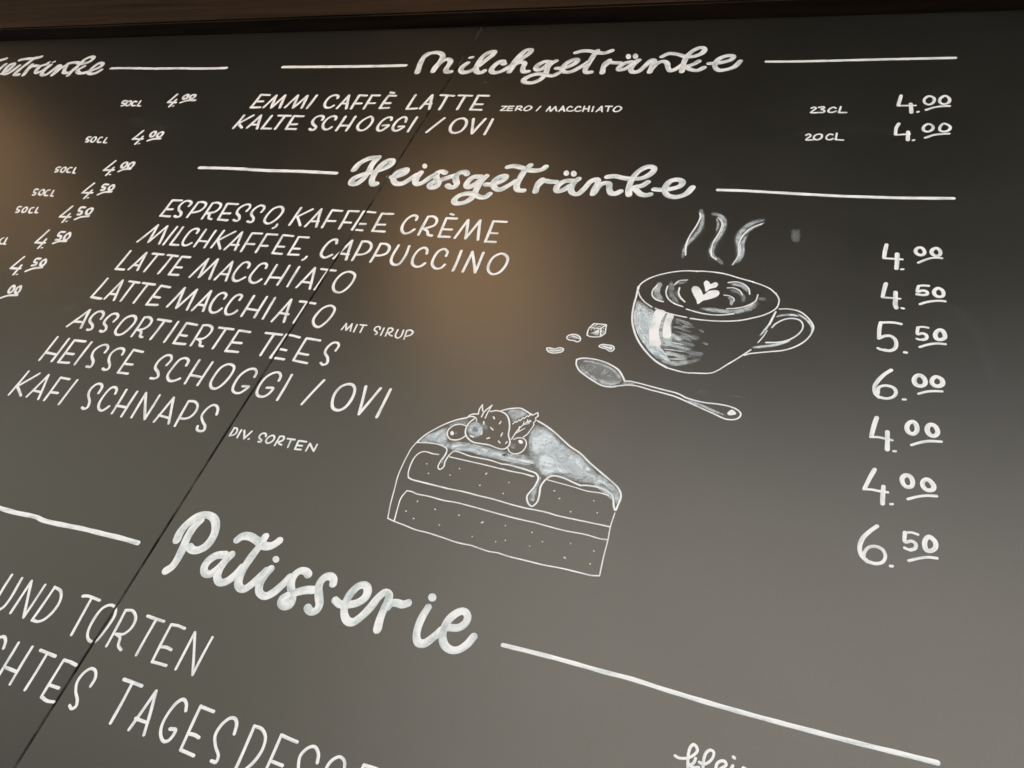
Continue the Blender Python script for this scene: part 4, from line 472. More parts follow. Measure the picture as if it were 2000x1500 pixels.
('shading', None, 'coffee_bean_drawing', 'wash', 'f2|2.39|-345.2 629.5 -334.9 630.1 -324.9 631.6 -325.8 626.5 -332.9 623.9 -341.1 624.1'),
('coffee_bean_drawing', 'coffee bean drawn nearest the cup', None, 'paint', 'o0|1.88|-277 644 -274.1 647.3 -267.3 647.8 -258.5 646.7 -256 642.8 -257.2 638.7 -260.7 637.5 -266.2 640.7 -273.5 641.9;s0|1.45|-272.7 644.7 -265.5 643.8 -258.9 642.4'),
('shading', None, 'coffee_bean_drawing', 'wash', 'f3|2.34|-275.9 645.2 -267.1 647 -258.1 645 -258.8 639 -266.5 641.7'),
('spoon_drawing', 'hand drawn teaspoon below the cup', None, 'paint', 's0|2.4|-300.3 616.7 -295.3 619.5 -284.8 621.1 -269.1 619.8 -252.5 614.8 -241 608.1 -233.5 599.1 -228.9 592;s0|2.24|-300.3 616.7 -298.7 609.2 -291.9 599.7 -280.5 592.1 -267.2 585 -254.6 580.2 -243.5 580.3 -238 581.9;s0|2.01|-228.4 592.2 -222.1 593.1 -214.5 592.4 -200.2 590.4 -181.2 587.4 -162.8 584.9 -156.2 583 -148.4 579.6 -134.8 577 -123.4 576.2 -108.9 576.7 -96 575.7 -87.1 573 -81.1 567.7 -81.6 562.2 -85.5 558.3 -92.7 556.5 -98.6 557 -110.3 561.2 -128.6 567.6 -147.3 574.2 -161.5 578.9 -175.5 581.5 -194.1 584 -210.4 586.9 -222.4 586.9 -231.2 584.5 -239.8 581.6;f0|2.07|-96.3 565.4 -91.9 571.6 -86 566.2 -92.1 563 -94.7 563'),
('shading', None, 'spoon_drawing', 'wash', 's2|5.29|-294.5 614.2 -283.6 616.7 -267.7 614.7 -250.9 608.9 -239.9 600.8 -232.9 590.8'),
('shading', None, 'spoon_drawing', 'wash', 's2|8.22|-292.5 607.3 -283.8 598.2 -270.1 590.1 -256 585.5 -244.6 584.7 -234 589.3'),
('shading', None, 'spoon_drawing', 'wash', 'f1|2.26|-295.9 613.5 -283.5 616.5 -263.7 613.9 -246.5 606.3 -234.3 593.4 -237.2 584.6 -251.9 583.9 -272.8 591.5 -288.5 601.2'),
('shading', None, 'spoon_drawing', 'wash', 's2|2.92|-232.1 588.4 -223.2 590 -213.8 589.6'),
('shading', None, 'spoon_drawing', 'wash', 's2|4.76|-151.2 576.3 -129.4 571.9 -111.1 565.4 -96.9 561.5'),
('scratch', None, None, 'wash', 's1|0.64|-187.8 592.3 -177.9 592.5 -168.8 592.1'),
('scratch', None, None, 'wash', 's4|0.63|-164.2 591.8 -149.1 591.8 -142 591.7'),
('scratch', None, None, 'wash', 's1|0.63|-135 591.8 -125.5 592.2'),
('scratch', None, None, 'wash', 's4|0.62|-109.1 592.3 -100.5 592.4'),
('scratch', None, None, 'wash', 's1|0.61|-94.1 592 -80.1 592.2'),
('cake_drawing', 'hand drawn slice of layer cake with dripping icing and berries', None, 'paint', 's0|2.09|-414.6 500 -428 493.6 -440.9 484.6 -452.9 473.1 -460.8 463.8 -465.9 454.6 -467.6 450.4;s0|1.53|-468.1 450.3 -471.4 439.7 -472.2 428.8 -472.5 417 -471.9 398.7 -468 378.1 -464.1 357.9 -459.4 340.1;s0|1.56|-459.6 340.1 -449.6 338.1 -436.2 336.3 -418.3 333.6 -403.8 333.3 -390.1 332.3 -374.5 330.8 -364.1 329.7 -354.1 329.5 -344.4 329.8 -334.3 328.7 -322.4 327.5 -310.3 328.3;s0|1.68|-431.5 438.7 -439.8 438.2 -446.8 439.2 -453.2 438.8 -458.3 435.1 -461.6 427.4 -461.9 415.7 -460 404.6 -457.2 398.9;s0|2.08|-457.2 398.9 -451.6 397.2 -437.1 396.3 -421.9 395.6 -400.4 394.6;s0|1.85|-400.4 394.6 -379.7 394.7 -358.8 393.5 -338.4 392.8 -318 390.9 -298.1 389.8 -288.5 389.8;s0|1.66|-449.8 338.5 -452.6 354 -454.5 369.9 -451.3 380.8;s0|1.74|-451.3 380.8 -444.3 380.9 -437.3 379.4 -420.3 379.4 -398.8 378.1 -383.6 378.7 -362.9 377.9 -342.4 376.6 -322.3 375.3 -302.5 374.4 -283.3 374.1;s0|1.67|-415.4 438.2 -401.8 437.7 -385.6 437 -364.5 436.1 -343.4 434.8 -328 434.1 -314.9 434 -302.5 432.5;s0|1.74|-288.6 390 -269.4 389.7 -258.5 388.6 -237.3 388.2 -216.6 388.1 -195.2 388;s0|1.59|-283.5 374.3 -264.2 373 -242.9 372 -217.3 372.5 -201.8 371.1 -194 371.8;s0|1.65|-310.3 328.2 -295.5 326.9 -275.4 326.7 -254.6 326.3 -234.5 327.2 -214.4 327 -199.6 326.9 -191.2 328.4;s0|1.38|-193.8 406 -194.4 388.8 -192.9 371.5 -192.4 351.2 -190.8 329.3;s0|1.37|-302.6 432.7 -300.8 433;s0|1.44|-283.2 431.8 -267.2 430.4 -249.8 428.9 -232.6 426.9 -216.2 427.6 -206.6 426.4;s0|1.39|-343.7 435.5 -329.6 433.9 -316.3 434.2 -300.9 433'),
('crumb', None, 'cake_drawing', 'paint', 's0|1.47|-441.8 422.7 -441.3 422.3'),
('crumb', None, 'cake_drawing', 'paint', 's0|1.45|-434 410 -433.4 409.6'),
('crumb', None, 'cake_drawing', 'paint', 's0|1.43|-405.3 413.4 -404.7 413.2'),
('crumb', None, 'cake_drawing', 'paint', 's0|1.43|-396.9 424.9 -396.4 424.5'),
('crumb', None, 'cake_drawing', 'paint', 's0|1.66|-360.6 424 -360.2 425.2'),
('crumb', None, 'cake_drawing', 'paint', 's0|1.64|-362.8 407.3 -362.2 407.5'),
('crumb', None, 'cake_drawing', 'paint', 's0|1.37|-328.6 418.8 -328.1 418.5'),
('crumb', None, 'cake_drawing', 'paint', 's0|1.36|-330.3 403.1 -329.9 402.5'),
('crumb', None, 'cake_drawing', 'paint', 's0|1.4|-431.8 369.4 -431.7 370.3'),
('crumb', None, 'cake_drawing', 'paint', 's0|1.58|-441 354.1 -440.2 354.3'),
('crumb', None, 'cake_drawing', 'paint', 's0|1.55|-427.4 347 -426.6 347'),
('crumb', None, 'cake_drawing', 'paint', 's0|1.56|-405.6 364.6 -405 364.4'),
('crumb', None, 'cake_drawing', 'paint', 's0|1.34|-392.2 346.1 -391.7 345.9'),
('crumb', None, 'cake_drawing', 'paint', 's0|1.35|-373.3 363.7 -372.8 363'),
('crumb', None, 'cake_drawing', 'paint', 's0|1.8|-342.5 360.2 -341.1 361.3'),
('crumb', None, 'cake_drawing', 'paint', 's0|1.3|-347.4 340.9 -346.9 340.6'),
('crumb', None, 'cake_drawing', 'paint', 's0|1.3|-313.4 363.3 -313 362.6'),
('crumb', None, 'cake_drawing', 'paint', 's0|1.28|-317.7 341.2 -317.3 340.7'),
('crumb', None, 'cake_drawing', 'paint', 's0|1.27|-307.2 345.2 -306.7 344.9'),
('crumb', None, 'cake_drawing', 'paint', 's0|1.55|-261.9 410.4 -261.3 410.9'),
('crumb', None, 'cake_drawing', 'paint', 's0|1.29|-221.8 416.5 -221.3 416.3'),
('crumb', None, 'cake_drawing', 'paint', 's0|1.52|-244.1 397 -243.4 396.4'),
('crumb', None, 'cake_drawing', 'paint', 's0|1.27|-213.7 402.2 -213.2 401.9'),
('crumb', None, 'cake_drawing', 'paint', 's0|1.27|-280.1 361.8 -279.6 361.4'),
('crumb', None, 'cake_drawing', 'paint', 's0|1.25|-264.7 353.3 -264.1 353'),
('crumb', None, 'cake_drawing', 'paint', 's0|1.25|-277.2 344.8 -276.8 344.5'),
('crumb', None, 'cake_drawing', 'paint', 's0|1.23|-232.7 358.5 -232.2 357.9'),
('crumb', None, 'cake_drawing', 'paint', 's0|1.54|-234.9 340.6 -232.9 339.7'),
('crumb', None, 'cake_drawing', 'paint', 's0|1.43|-205 355.6 -204 355.2'),
('crumb', None, 'cake_drawing', 'paint', 's0|1.19|-204.7 339.8 -204.2 339.4'),
('crumb', None, 'cake_drawing', 'paint', 's0|1.45|-270.9 419.3 -270.4 419.2'),
('icing', 'icing outline with drips', 'cake_drawing', 'paint', 's0|1.8|-467.5 450.2 -454.7 452.3 -440.9 453.1 -429.7 451.5 -423.7 448.2 -422.8 440.9 -425.2 429.3 -424.9 420.7 -421.3 418.4 -417.9 422.8 -419 430.5 -417.2 440.8 -413.4 446.9 -407.3 447.5 -391.4 444.7 -374.4 444.2 -363.2 444 -345.9 441.7;s0|2.07|-373.4 519.1 -363.5 523.6 -349.8 526.7 -342.2 524.1 -334.2 520.4;s0|2.19|-321.4 511.8 -308.5 506.5 -294.3 498.7 -280.9 489.9 -270 482.9 -254.9 475.6 -238.8 464.2 -223.6 454.8 -210.7 447 -199.9 439.9 -193.9 432.9 -192.1 425.9 -192.8 418.5 -194.1 409.6 -197.1 413.9 -199.6 421.5 -202.8 427.7 -210.1 432 -222.2 434.5 -234.6 434.2 -242.5 432.6;s0|2.22|-242.5 432.6 -251.5 434.7 -265.4 438.4 -277.6 438.8 -282.7 435.8 -286.6 429.2 -288.4 421.2 -286.6 410.2 -286.3 400 -290.6 393.7 -296.4 396.8 -300.4 405.4 -298 413.4 -295.7 419.6 -295 432.3 -299.7 437.4 -309.2 439.4 -323.1 441.1 -337 442.3 -345.9 441.8'),
('icing_shading', None, 'cake_drawing', 'wash', 'f2|2.22|-465.4 452.1 -458.2 463.2 -446.3 474.6 -435.1 482 -435 472.9 -431.5 464.5 -425.9 459.2 -417.8 450.7 -426.8 450.1 -441.6 454.8;f2|2.13|-425 454.3 -424 460.2 -408.9 463.1 -398.8 463.8 -381.4 462.8 -360.4 460.7 -346.8 459.7 -334.6 456.1 -318.7 460.5 -310.2 447.8 -331.5 447 -375.8 447.8 -408.8 451.2 -416.9 448.3;f2|2.22|-461.6 460 -445.8 473.4 -437.7 479.5 -431.4 468.4 -427.9 461.3 -429.2 456 -439.1 457.3 -450.8 456.9;s3|9.4|-420.6 452 -412.8 455.4 -403.8 455.9 -395.2 454.5;s3|7.84|-393.3 455.5 -379 456.5 -368.5 455.4;s2|8.57|-416.9 448.3 -400.7 454 -377.5 452.4 -363.7 451.5;s3|8.44|-364.8 454.3 -356.1 454.8 -348.9 453.2;s3|6.2|-346.4 452.5 -327.5 451.4 -311.5 451.7 -302 451.8;s2|4.83|-353.8 448.6 -331.8 448.2 -310.2 447.8;f2|2.21|-368.5 518 -349.4 525.5 -338.4 519.6 -344.8 511.9 -352.2 504 -358.9 511.9;f2|2.1|-325.4 493.8 -319.1 501.3 -306.2 485 -293.9 463 -303.1 458.8 -316.2 465.8;s2|2.87|-421.3 445 -422.8 434.7 -422.3 424.9;f1|2.25|-417.6 497.1 -412.3 498.7 -411.4 490.4 -423.4 488.1 -431.2 484 -437.9 480.1 -427.1 491.4;f2|2.01|-322.1 506.1 -307.2 502.5 -290.5 492.2 -268.9 479 -248.2 467.3 -227.3 453.1 -208 442.9 -194.9 431.7 -193.1 416.6 -199.8 427 -214.1 435 -235.7 438 -252.8 439.1 -275.1 442.2 -286.7 435 -294.7 438.1 -315 456.8 -323.2 481.7 -323.8 497.3;f3|2.08|-323.2 495.3 -315.3 502 -301.6 498.9 -284.2 486.2 -269.7 475.9 -269.4 466 -281.7 463.5 -297.2 462.4 -312.6 463.3 -319.9 477.2;f2|2.02|-303.6 482.4 -283.4 483.3 -267.5 474.3 -250.1 467.9 -234.7 455.4 -241.1 442.5 -258.7 444.6 -277.1 448.6 -294.1 461;f3|2.02|-304 467 -285.8 462.6 -270.6 455.8 -259 445.5 -277.3 443.7 -289.2 437.3 -295 439.1 -301.4 450.5;s3|12.02|-270.2 465.8 -258.7 468.1 -247.4 458.6 -235.7 453.2;s2|10.38|-246.7 447.1 -234 446.9 -221.1 445.8 -210.4 439.5;s3|5.77|-226.4 443.7 -216 442.1 -202.4 433.8;f2|1.9|-216.5 443.9 -204.2 440.9 -194.2 431.9 -193.9 416.4 -200 426 -205.5 433.1;s2|5.96|-293 435.6 -293.9 424.8 -294.2 412.3;s2|7.83|-292.9 416.4 -294.4 407.6 -292.6 399.5;s1|4.78|-341.7 445.3 -319.6 443.9 -301.1 441.7;s1|5.53|-321.4 504.1 -306.6 500.5 -290.2 491.2 -273.3 479.2 -258.2 472.2 -237.3 458.7;s1|4.6|-274.9 441.3 -257.4 440.1 -239.6 437.2;s3|5.55|-302.8 485.7 -293 477.3 -292.3 469.4;s3|4.04|-263.1 471.2 -256.6 466.5 -259 463.1;s3|4.69|-294.1 447.1 -280.4 447.9 -272.7 445.6;s1|3.87|-244.1 438.1 -227.5 438.7 -214.4 435.9;s3|3.25|-294.6 408.5 -291.6 404.4 -291.4 399.8'),
('strawberry', 'strawberry with seeds and leafy top on the cake', 'cake_drawing', 'paint', 's0|1.97|-405.5 499.3 -409.1 493.4 -410.8 485.2 -408.3 475.4 -402.1 469.2 -393.7 465.2 -382.2 464.9 -370.9 464.9 -358.9 462.5 -351.2 462.8 -346.7 467.2 -346.1 473.5 -352.1 484.9 -354.1 494.7 -358.4 505.5 -364.5 513.2 -372.7 517 -380.9 517.3 -387.9 514.5;s0|2.03|-412.3 504.7 -409.5 506.5 -402.3 507.8;s0|2.03|-414.8 500.5 -413.1 503.9 -409.5 506.5;s0|2.02|-414.4 501 -408 502.8 -402.5 500.5;l0|1.69|-402.7 507.8 -403.8 516.2 -402.3 523.2;s0|1.69|-402.3 523.2 -400.2 517.6 -397.8 512.9;s0|1.82|-396.6 504.3 -395.6 513.1 -389.1 524.5;s0|1.82|-391 503.3 -390.7 512.6 -389.1 524.5;l0|2|-380.7 507.2 -378.6 504.6;l0|1.98|-368.5 502 -369.3 498.5;l0|1.97|-378.7 490.7 -374.4 487.9;l0|1.95|-360.6 485.5 -360.8 481;l0|1.95|-377.5 473.7 -374.8 475.5;l0|1.93|-361.4 472.8 -358.6 470.4;l0|1.92|-350.1 474 -351 471.5;l0|1.97|-400.2 473.4 -395.8 472.3;l0|2|-390.9 497.5 -389.3 493.9;l0|2.01|-401.2 498.2 -400.7 496.8;l0|1.97|-387.9 482.5 -387.1 478.2'),
('shading', None, 'cake_drawing', 'wash', 'f3|2.21|-390.1 485.9 -389.6 480.4 -392.4 476.4 -397.3 475.4 -402.6 477.9 -406.2 482.9 -406.7 488.5 -403.9 492.6 -398.9 493.5 -393.6 491'),
('shading', None, 'cake_drawing', 'wash', 'f2|2.21|-387.2 485.9 -386.6 478.4 -390.3 473.1 -396.9 471.8 -403.9 475.1 -408.7 481.8 -409.4 489.3 -405.6 494.7 -398.9 496 -391.9 492.6'),
('shading', None, 'cake_drawing', 'wash', 's1|5.89|-393.5 495 -381.3 487'),
('leaf', None, 'cake_drawing', 'paint', 'l0|1.63|-351.9 501.5 -349.5 505.9 -348 504.8 -346.1 509.1 -344 507.9 -341.8 513.1 -339.9 512.2 -337.6 517.1 -335.5 516 -333.1 520.6 -330.9 519 -325.4 524.2;l0|1.62|-325.3 524 -323.2 519.1 -325.7 515.5 -323.8 511.9 -325.8 508.4 -324.4 504.1;s0|1.6|-324.4 504.1 -326.1 497.5 -328.4 489.5 -331.8 485;s0|1.61|-345.7 478.6 -342.2 494.4 -336.7 504.4 -331 510.6;l0|1.34|-343.5 488.4 -334.5 497.8;l0|1.34|-340.6 492.8 -342.1 498.9;l0|1.35|-338 501.6 -338.5 507.3;l0|1.35|-336.8 503.1 -331 505.7;l0|1.35|-334.7 506.7 -334.7 511.2;l0|1.35|-333 506.6 -329.7 509.5'),
('berry', None, 'cake_drawing', 'paint', 's0|1.86|-412.6 487.3 -421 487.9 -428.9 484.2 -433.1 476.9 -431.9 469.6 -425.4 463.8 -416.3 464.2 -410.2 468 -407.6 471.7;f0|2|-428.7 472.5 -428.7 475.4 -426.8 476 -424.4 474.2 -423.3 471.2 -424.5 469.7 -426.7 469.9'),
('berry', None, 'cake_drawing', 'paint', 's0|1.57|-343.1 479.1 -338.2 482.5 -330.4 482.5 -325.5 477.5 -324.8 469 -328 462.3 -335.6 458.9 -342.2 460.7 -345.8 464.9;f0|1.7|-336.6 478.5 -334.6 480.1 -331.5 479.1 -329.6 476.7 -331.1 474.6 -334 475.2'),
('shading', None, 'cake_drawing', 'wash', 's1|2.96|-421.8 476.7 -420.1 471.8'),
('shading', None, 'cake_drawing', 'wash', 'f1|2.12|-337 470.3 -336.8 467.8 -338.1 466 -340.3 465.5 -342.7 466.7 -344.2 468.9 -344.3 471.4 -343 473.3 -340.8 473.7 -338.5 472.6'),
('smudge', None, None, 'wash', 's4|2.18|-679.7 1255.7 -675.5 1259.1 -667.8 1255.7;s4|1.63|-677.3 1252.3 -670.6 1254.7'),
('scratch', None, None, 'wash', 's4|0.88|99.8 1215.4 106.5 1218.5 113.3 1218.1'),
('scratch', None, None, 'wash', 's4|0.79|79.4 1209.2 86.1 1212.5'),
('scratch', None, None, 'wash', 's4|0.84|103.2 1146.9 110.9 1148.4 119.7 1147.4'),
('scratch', None, None, 'wash', 's4|0.69|-12.2 1145.2 -0.4 1145.9'),
('scratch', None, None, 'wash', 's4|0.65|55.7 1112.7 55.5 1106.7'),
('scratch', None, None, 'wash', 's4|0.61|-361.5 287.8 -360.1 286.2'),
('scratch', None, None, 'wash', 's4|0.44|-298 208.9 -296.5 208.7'),
('scratch', None, None, 'wash', 's4|0.44|98.4 477.1 103.4 476.8'),
('scratch', None, None, 'wash', 's4|0.43|110.5 477 114.7 477'),
('scratch', None, None, 'wash', 's4|0.96|-731.3 803.9 -691.8 803'),
('scratch', None, None, 'wash', 's4|0.84|-590.1 873.1 -570.8 871'),
('scratch', None, None, 'wash', 's4|0.55|-663.2 407.2 -647.3 408.7'),
('scratch', None, None, 'wash', 's4|0.41|-196.9 211.3 -190.8 212.5'),
('scratch', None, None, 'wash', 's4|0.41|-31.9 335.5 -21.5 332.6'),
('scratch', None, None, 'wash', 's4|0.54|-73.5 353.9 -70.7 352.8'),
('scratch', None, None, 'wash', 's4|0.34|37.2 326 40.3 323.6'),
('scratch', None, None, 'wash', 's4|0.4|-299.9 126.4 -297.4 128.6'),
('shading', None, 'cup_drawing', 'wash', 's2|1.98|-246.4 728 -239.9 698.2 -231.6 677.5 -211.4 653.5 -193.5 637.9;s2|2.45|-244.2 726.9 -238.9 699.1 -228.8 675.3 -211 652.4 -192.5 640.4;s2|3.02|-243.3 726.4 -238.6 696.6 -227.9 675.2 -209.5 652.8 -191.1 639.7;s2|3.1|-241.7 723.8 -236.1 698.5 -227.6 676 -208.9 653.9 -190.8 639.9;s2|2.51|-240.8 724.5 -235.2 696.7 -224.7 674.7 -208 653.1 -189.3 639.3;s2|1.82|-237.8 722.1 -233.4 696.6 -224.2 675.6 -207.7 654.1 -190.2 640.8;s2|3.2|-236.7 723.6 -232.6 696.5 -224 674.8 -206.9 653.6 -189.6 639.4;s2|1.59|-235.5 722 -230.9 694.8 -221.6 672.7 -207.5 655.8 -188.2 641.1;s2|1.89|-234.5 720.1 -231.8 696.6 -220.2 674.2 -205 654.1 -187.7 640.1;s2|2.53|-232.5 719.3 -229.4 694.8 -218.8 673.5 -205.4 654.8 -187.2 640.5;s2|3.44|-231.3 718.5 -229.6 694.7 -218.5 674.3 -204.4 655.3 -186.6 639.9;s2|2.42|-229.6 718.3 -226.8 693.8 -218.4 673.7 -203.4 654.7 -185.6 640.4'),
('shading', None, 'cup_drawing', 'wash', 's1|3.77|-190 707.8 -177.7 703.7 -165 699.9;s1|3.14|-188.7 701 -175.9 695.5 -163.9 693;s1|4.31|-189 692.4 -175 688.4 -162.4 685.5;s1|2.98|-187.2 684.3 -173.4 682.7 -160.1 677.7;s1|4.47|-187.4 676.8 -173.5 674.4 -158.6 670.3;s1|4.32|-187.3 669 -171.1 667.3 -156 664.8;s1|2.38|-186.3 660.2 -171.1 660.8 -155 657.6;s1|3.11|-184.9 654.4 -170.2 652.3 -152.2 649.5;s1|3.16|-183.8 645.1 -168.8 646 -150.7 643.6'),
('shading', None, 'cup_drawing', 'wash', 's3|2.49|-201.7 675.5 -188.7 674.4 -170.4 670.8;s3|3.03|-199.9 666.3 -185.9 665 -167.4 663;s3|2.56|-198 659.1 -185.6 659.1 -165.9 657.6;s3|2.23|-194.4 652.2 -183.8 652.2 -163.4 651.6;s3|2.92|-193.9 645.7 -181.6 643.8 -162.5 644.3;s3|3.17|-190.7 636.9 -181.2 637.1 -159.5 640.2'),
('icing_shading', None, 'cake_drawing', 'wash', 's2|2.59|-321.1 493.6 -311.1 488.3 -303.7 478;s2|2.03|-316.3 491.4 -306.3 485.2 -298.8 476;s2|3.15|-311 488.6 -301.3 483.3 -294.2 473.6;s2|2.35|-306 486.3 -296.1 480.9 -289.8 472.1;s2|2.31|-300.7 483 -291.2 479.1 -284.5 469.6;s2|2.93|-295.7 480.6 -286.5 476.8 -279.9 467.9;s2|2.46|-290.5 477.8 -282.4 474.4 -275.5 465.4;s2|4.14|-285.7 474.9 -276.9 472.4 -271 464.6;s2|3.82|-280.5 472.5 -272 469.6 -266 462.3;s2|2.08|-276 471.1 -268 467.1 -262.4 460.8;s2|2.06|-270.9 468.4 -263.5 464.7 -257.5 458.1;s2|3.43|-265.8 465 -258.3 462.7 -253.1 456.4;s2|3.03|-261.5 463.6 -253.5 460.3 -248.7 455.1;s2|3.14|-256.6 460.9 -249.8 458.9 -243.4 452.9;s2|2.72|-252.4 458.3 -245 456.5 -239.7 451.3;s2|4.08|-247.5 455.4 -240.6 454 -234.4 449.5'),
('icing_shading', None, 'cake_drawing', 'wash', 's3|2.26|-273.7 470.3 -267.3 466.1 -265.9 458.7 -274 460.8;s3|1.54|-293 474.9 -266.6 466.3 -265.7 458.4 -273.9 461.3;s3|1.65|-256.8 469.8 -265.8 466.9 -266.4 457.4 -274.1 460.7;s3|1.99|-286.5 447.1 -264.6 466.5 -265.7 456.6 -273.6 460.7;s3|2.77|-277.1 459.5 -264.7 466.6 -265.2 455.4 -273.8 461.5;s3|1.52|-292.5 474.6 -263.5 467.5 -265 455.6 -274 460.7;s3|2.58|-300.4 480.5 -263.1 467 -265.7 454.7 -274.1 461.1;s3|2.76|-288.1 462.8 -263.2 467.6 -264.9 454.3 -273.4 460.7;s3|1.82|-289.1 448.1 -262.2 467.2 -264.4 452.8 -274.2 460.7'),
('smudge', None, None, 'wash', 's5|28.82|-1211.1 576.3 -1105.7 650.7 -920.9 639.1'),
('smudge', None, None, 'wash', 's5|30.9|-1001.3 571.5 -857.3 636.3'),
('smudge', None, None, 'wash', 's5|21.34|-138.7 1087.4 -22.7 1130.6 85.2 1118.7'),
('smudge', None, None, 'wash', 's5|32.11|-1483.2 1124 -1330 1073.7'),
('smudge', None, None, 'wash', 's5|17.69|-611.1 345.6 -552 381.3'),
('smudge', None, None, 'wash', 's5|13.67|-118.9 774.7 -8.7 716.2'),
('smudge', None, None, 'wash', 's5|26.46|-663.9 1274.6 -517.2 1240.3'),
('smudge', None, None, 'wash', 's5|17.42|98.5 802 162.1 741.1 183.2 650.7'),
('shading', None, 'cup_drawing', 'wash', 's3|2.79|-245.8 723.6 -242.1 698.3 -230.9 673.8 -212.5 650.7 -197.4 636.1;s3|2.25|-245.5 721.8 -240.3 698.7 -229.1 675.2 -212.4 650.5 -196 636.7;s3|2.27|-244.3 723 -240.3 698.1 -228.1 673.2 -211.5 650.9 -195.9 637.5;s3|1.84|-242.6 723.2 -238.6 697.2 -227.3 674 -211.6 652 -194.7 636.4;s3|1.79|-241.5 722.4 -238 696.9 -227.4 672.4 -210.4 652.9 -194.9 637.3;s3|2.42|-240 719.9 -236.4 696.3 -226.2 673.5 -210 652.2 -194.3 637.7;s3|2.48|-240.5 719.1 -234.3 693.7 -225 672.4 -209.3 652.3 -191.9 637;s3|1.7|-237.9 719.4 -234.1 693.5 -224.6 671.3 -208.7 653 -192.1 637.5;s3|1.53|-237.8 720 -233.3 693 -222.8 671.7 -207.3 652.4 -192.1 636.6'),
]

# ------------------------------------------------------------------ materials
def mat(name):
    m = bpy.data.materials.new(name); m.use_nodes = True
    n = m.node_tree.nodes; l = m.node_tree.links
    return m, n, l, n['Principled BSDF']

def noise(n, l, vec, scale, detail=4, rough=0.55, dist=0.0):
    t = n.new('ShaderNodeTexNoise'); t.inputs['Scale'].default_value = scale
    t.inputs['Detail'].default_value = detail; t.inputs['Roughness'].default_value = rough
    t.inputs['Distortion'].default_value = dist
    l.new(vec, t.inputs['Vector']); return t.outputs['Fac']

def ramp(n, l, fac, stops):
    r = n.new('ShaderNodeValToRGB'); e = r.color_ramp.elements
    e[0].position, e[0].color = stops[0][0], (*stops[0][1], 1)
    e[1].position, e[1].color = stops[-1][0], (*stops[-1][1], 1)
    for p, c in stops[1:-1]:
        x = e.new(p); x.color = (*c, 1)
    l.new(fac, r.inputs[0]); return r.outputs[0]

def maprange(n, l, v, a, b, c, d):
    r = n.new('ShaderNodeMapRange'); l.new(v, r.inputs[0])
    for i, x in enumerate((a, b, c, d)): r.inputs[i + 1].default_value = x
    return r.outputs[0]

def mathn(n, l, op, a, b):
    r = n.new('ShaderNodeMath'); r.operation = op
    for i, x in enumerate((a, b)):
        if isinstance(x, (int, float)): r.inputs[i].default_value = x
        else: l.new(x, r.inputs[i])
    return r.outputs[0]

def g3(v): return (v, v, v)

# black satin laminate
def laminate(name, spec, rough_off):
    M_, n, l, p = mat(name)
    tc = n.new('ShaderNodeTexCoord').outputs['Object']
    big = noise(n, l, tc, 3.0, 3)
    fine = noise(n, l, tc, 60.0, 5)
    mp = n.new('ShaderNodeMapping'); mp.inputs['Scale'].default_value = (3.0, 1.0, 5.0); l.new(tc, mp.inputs[0])
    wipe = noise(n, l, mp.outputs[0], 3.0, 4, 0.6, 0.4)      # wiping marks
    speck = noise(n, l, tc, 520.0, 2)
    base_c = ramp(n, l, mathn(n, l, 'ADD', mathn(n, l, 'MULTIPLY', big, 0.5), mathn(n, l, 'MULTIPLY', wipe, 0.5)),
                  [(0.3, (0.0066, 0.0070, 0.0058)), (0.7, (0.0090, 0.0092, 0.0076))])
    dust = n.new('ShaderNodeMix'); dust.data_type = 'RGBA'
    l.new(maprange(n, l, speck, 0.52, 0.75, 0.0, 0.10), dust.inputs[0])
    l.new(base_c, dust.inputs[6]); dust.inputs[7].default_value = (0.12, 0.12, 0.11, 1)
    l.new(dust.outputs[2], p.inputs['Base Color'])
    l.new(mathn(n, l, 'ADD', maprange(n, l, wipe, 0.3, 0.7, -0.010, 0.010), maprange(n, l, big, 0.3, 0.7, ROUGH + rough_off - 0.015, ROUGH + rough_off + 0.015)), p.inputs['Roughness'])
    p.inputs['Specular IOR Level'].default_value = spec
    bp = n.new('ShaderNodeBump'); bp.inputs['Strength'].default_value = 0.06; bp.inputs['Distance'].default_value = 0.0004
    l.new(fine, bp.inputs['Height']); l.new(bp.outputs[0], p.inputs['Normal'])
    return M_
M_BOARD = laminate("black_satin_laminate", SPEC, 0.0)
M_BOARD_LEFT = laminate("black_satin_laminate_left", SPEC * 0.86, 0.02)

M_EDGE, n, l, p = mat("board_core_edge")
tc = n.new('ShaderNodeTexCoord').outputs['Object']
l.new(ramp(n, l, noise(n, l, tc, 30.0), [(0.40, (0.015, 0.014, 0.012)), (0.62, (0.17, 0.16, 0.14))]), p.inputs['Base Color'])
p.inputs['Roughness'].default_value = 0.6

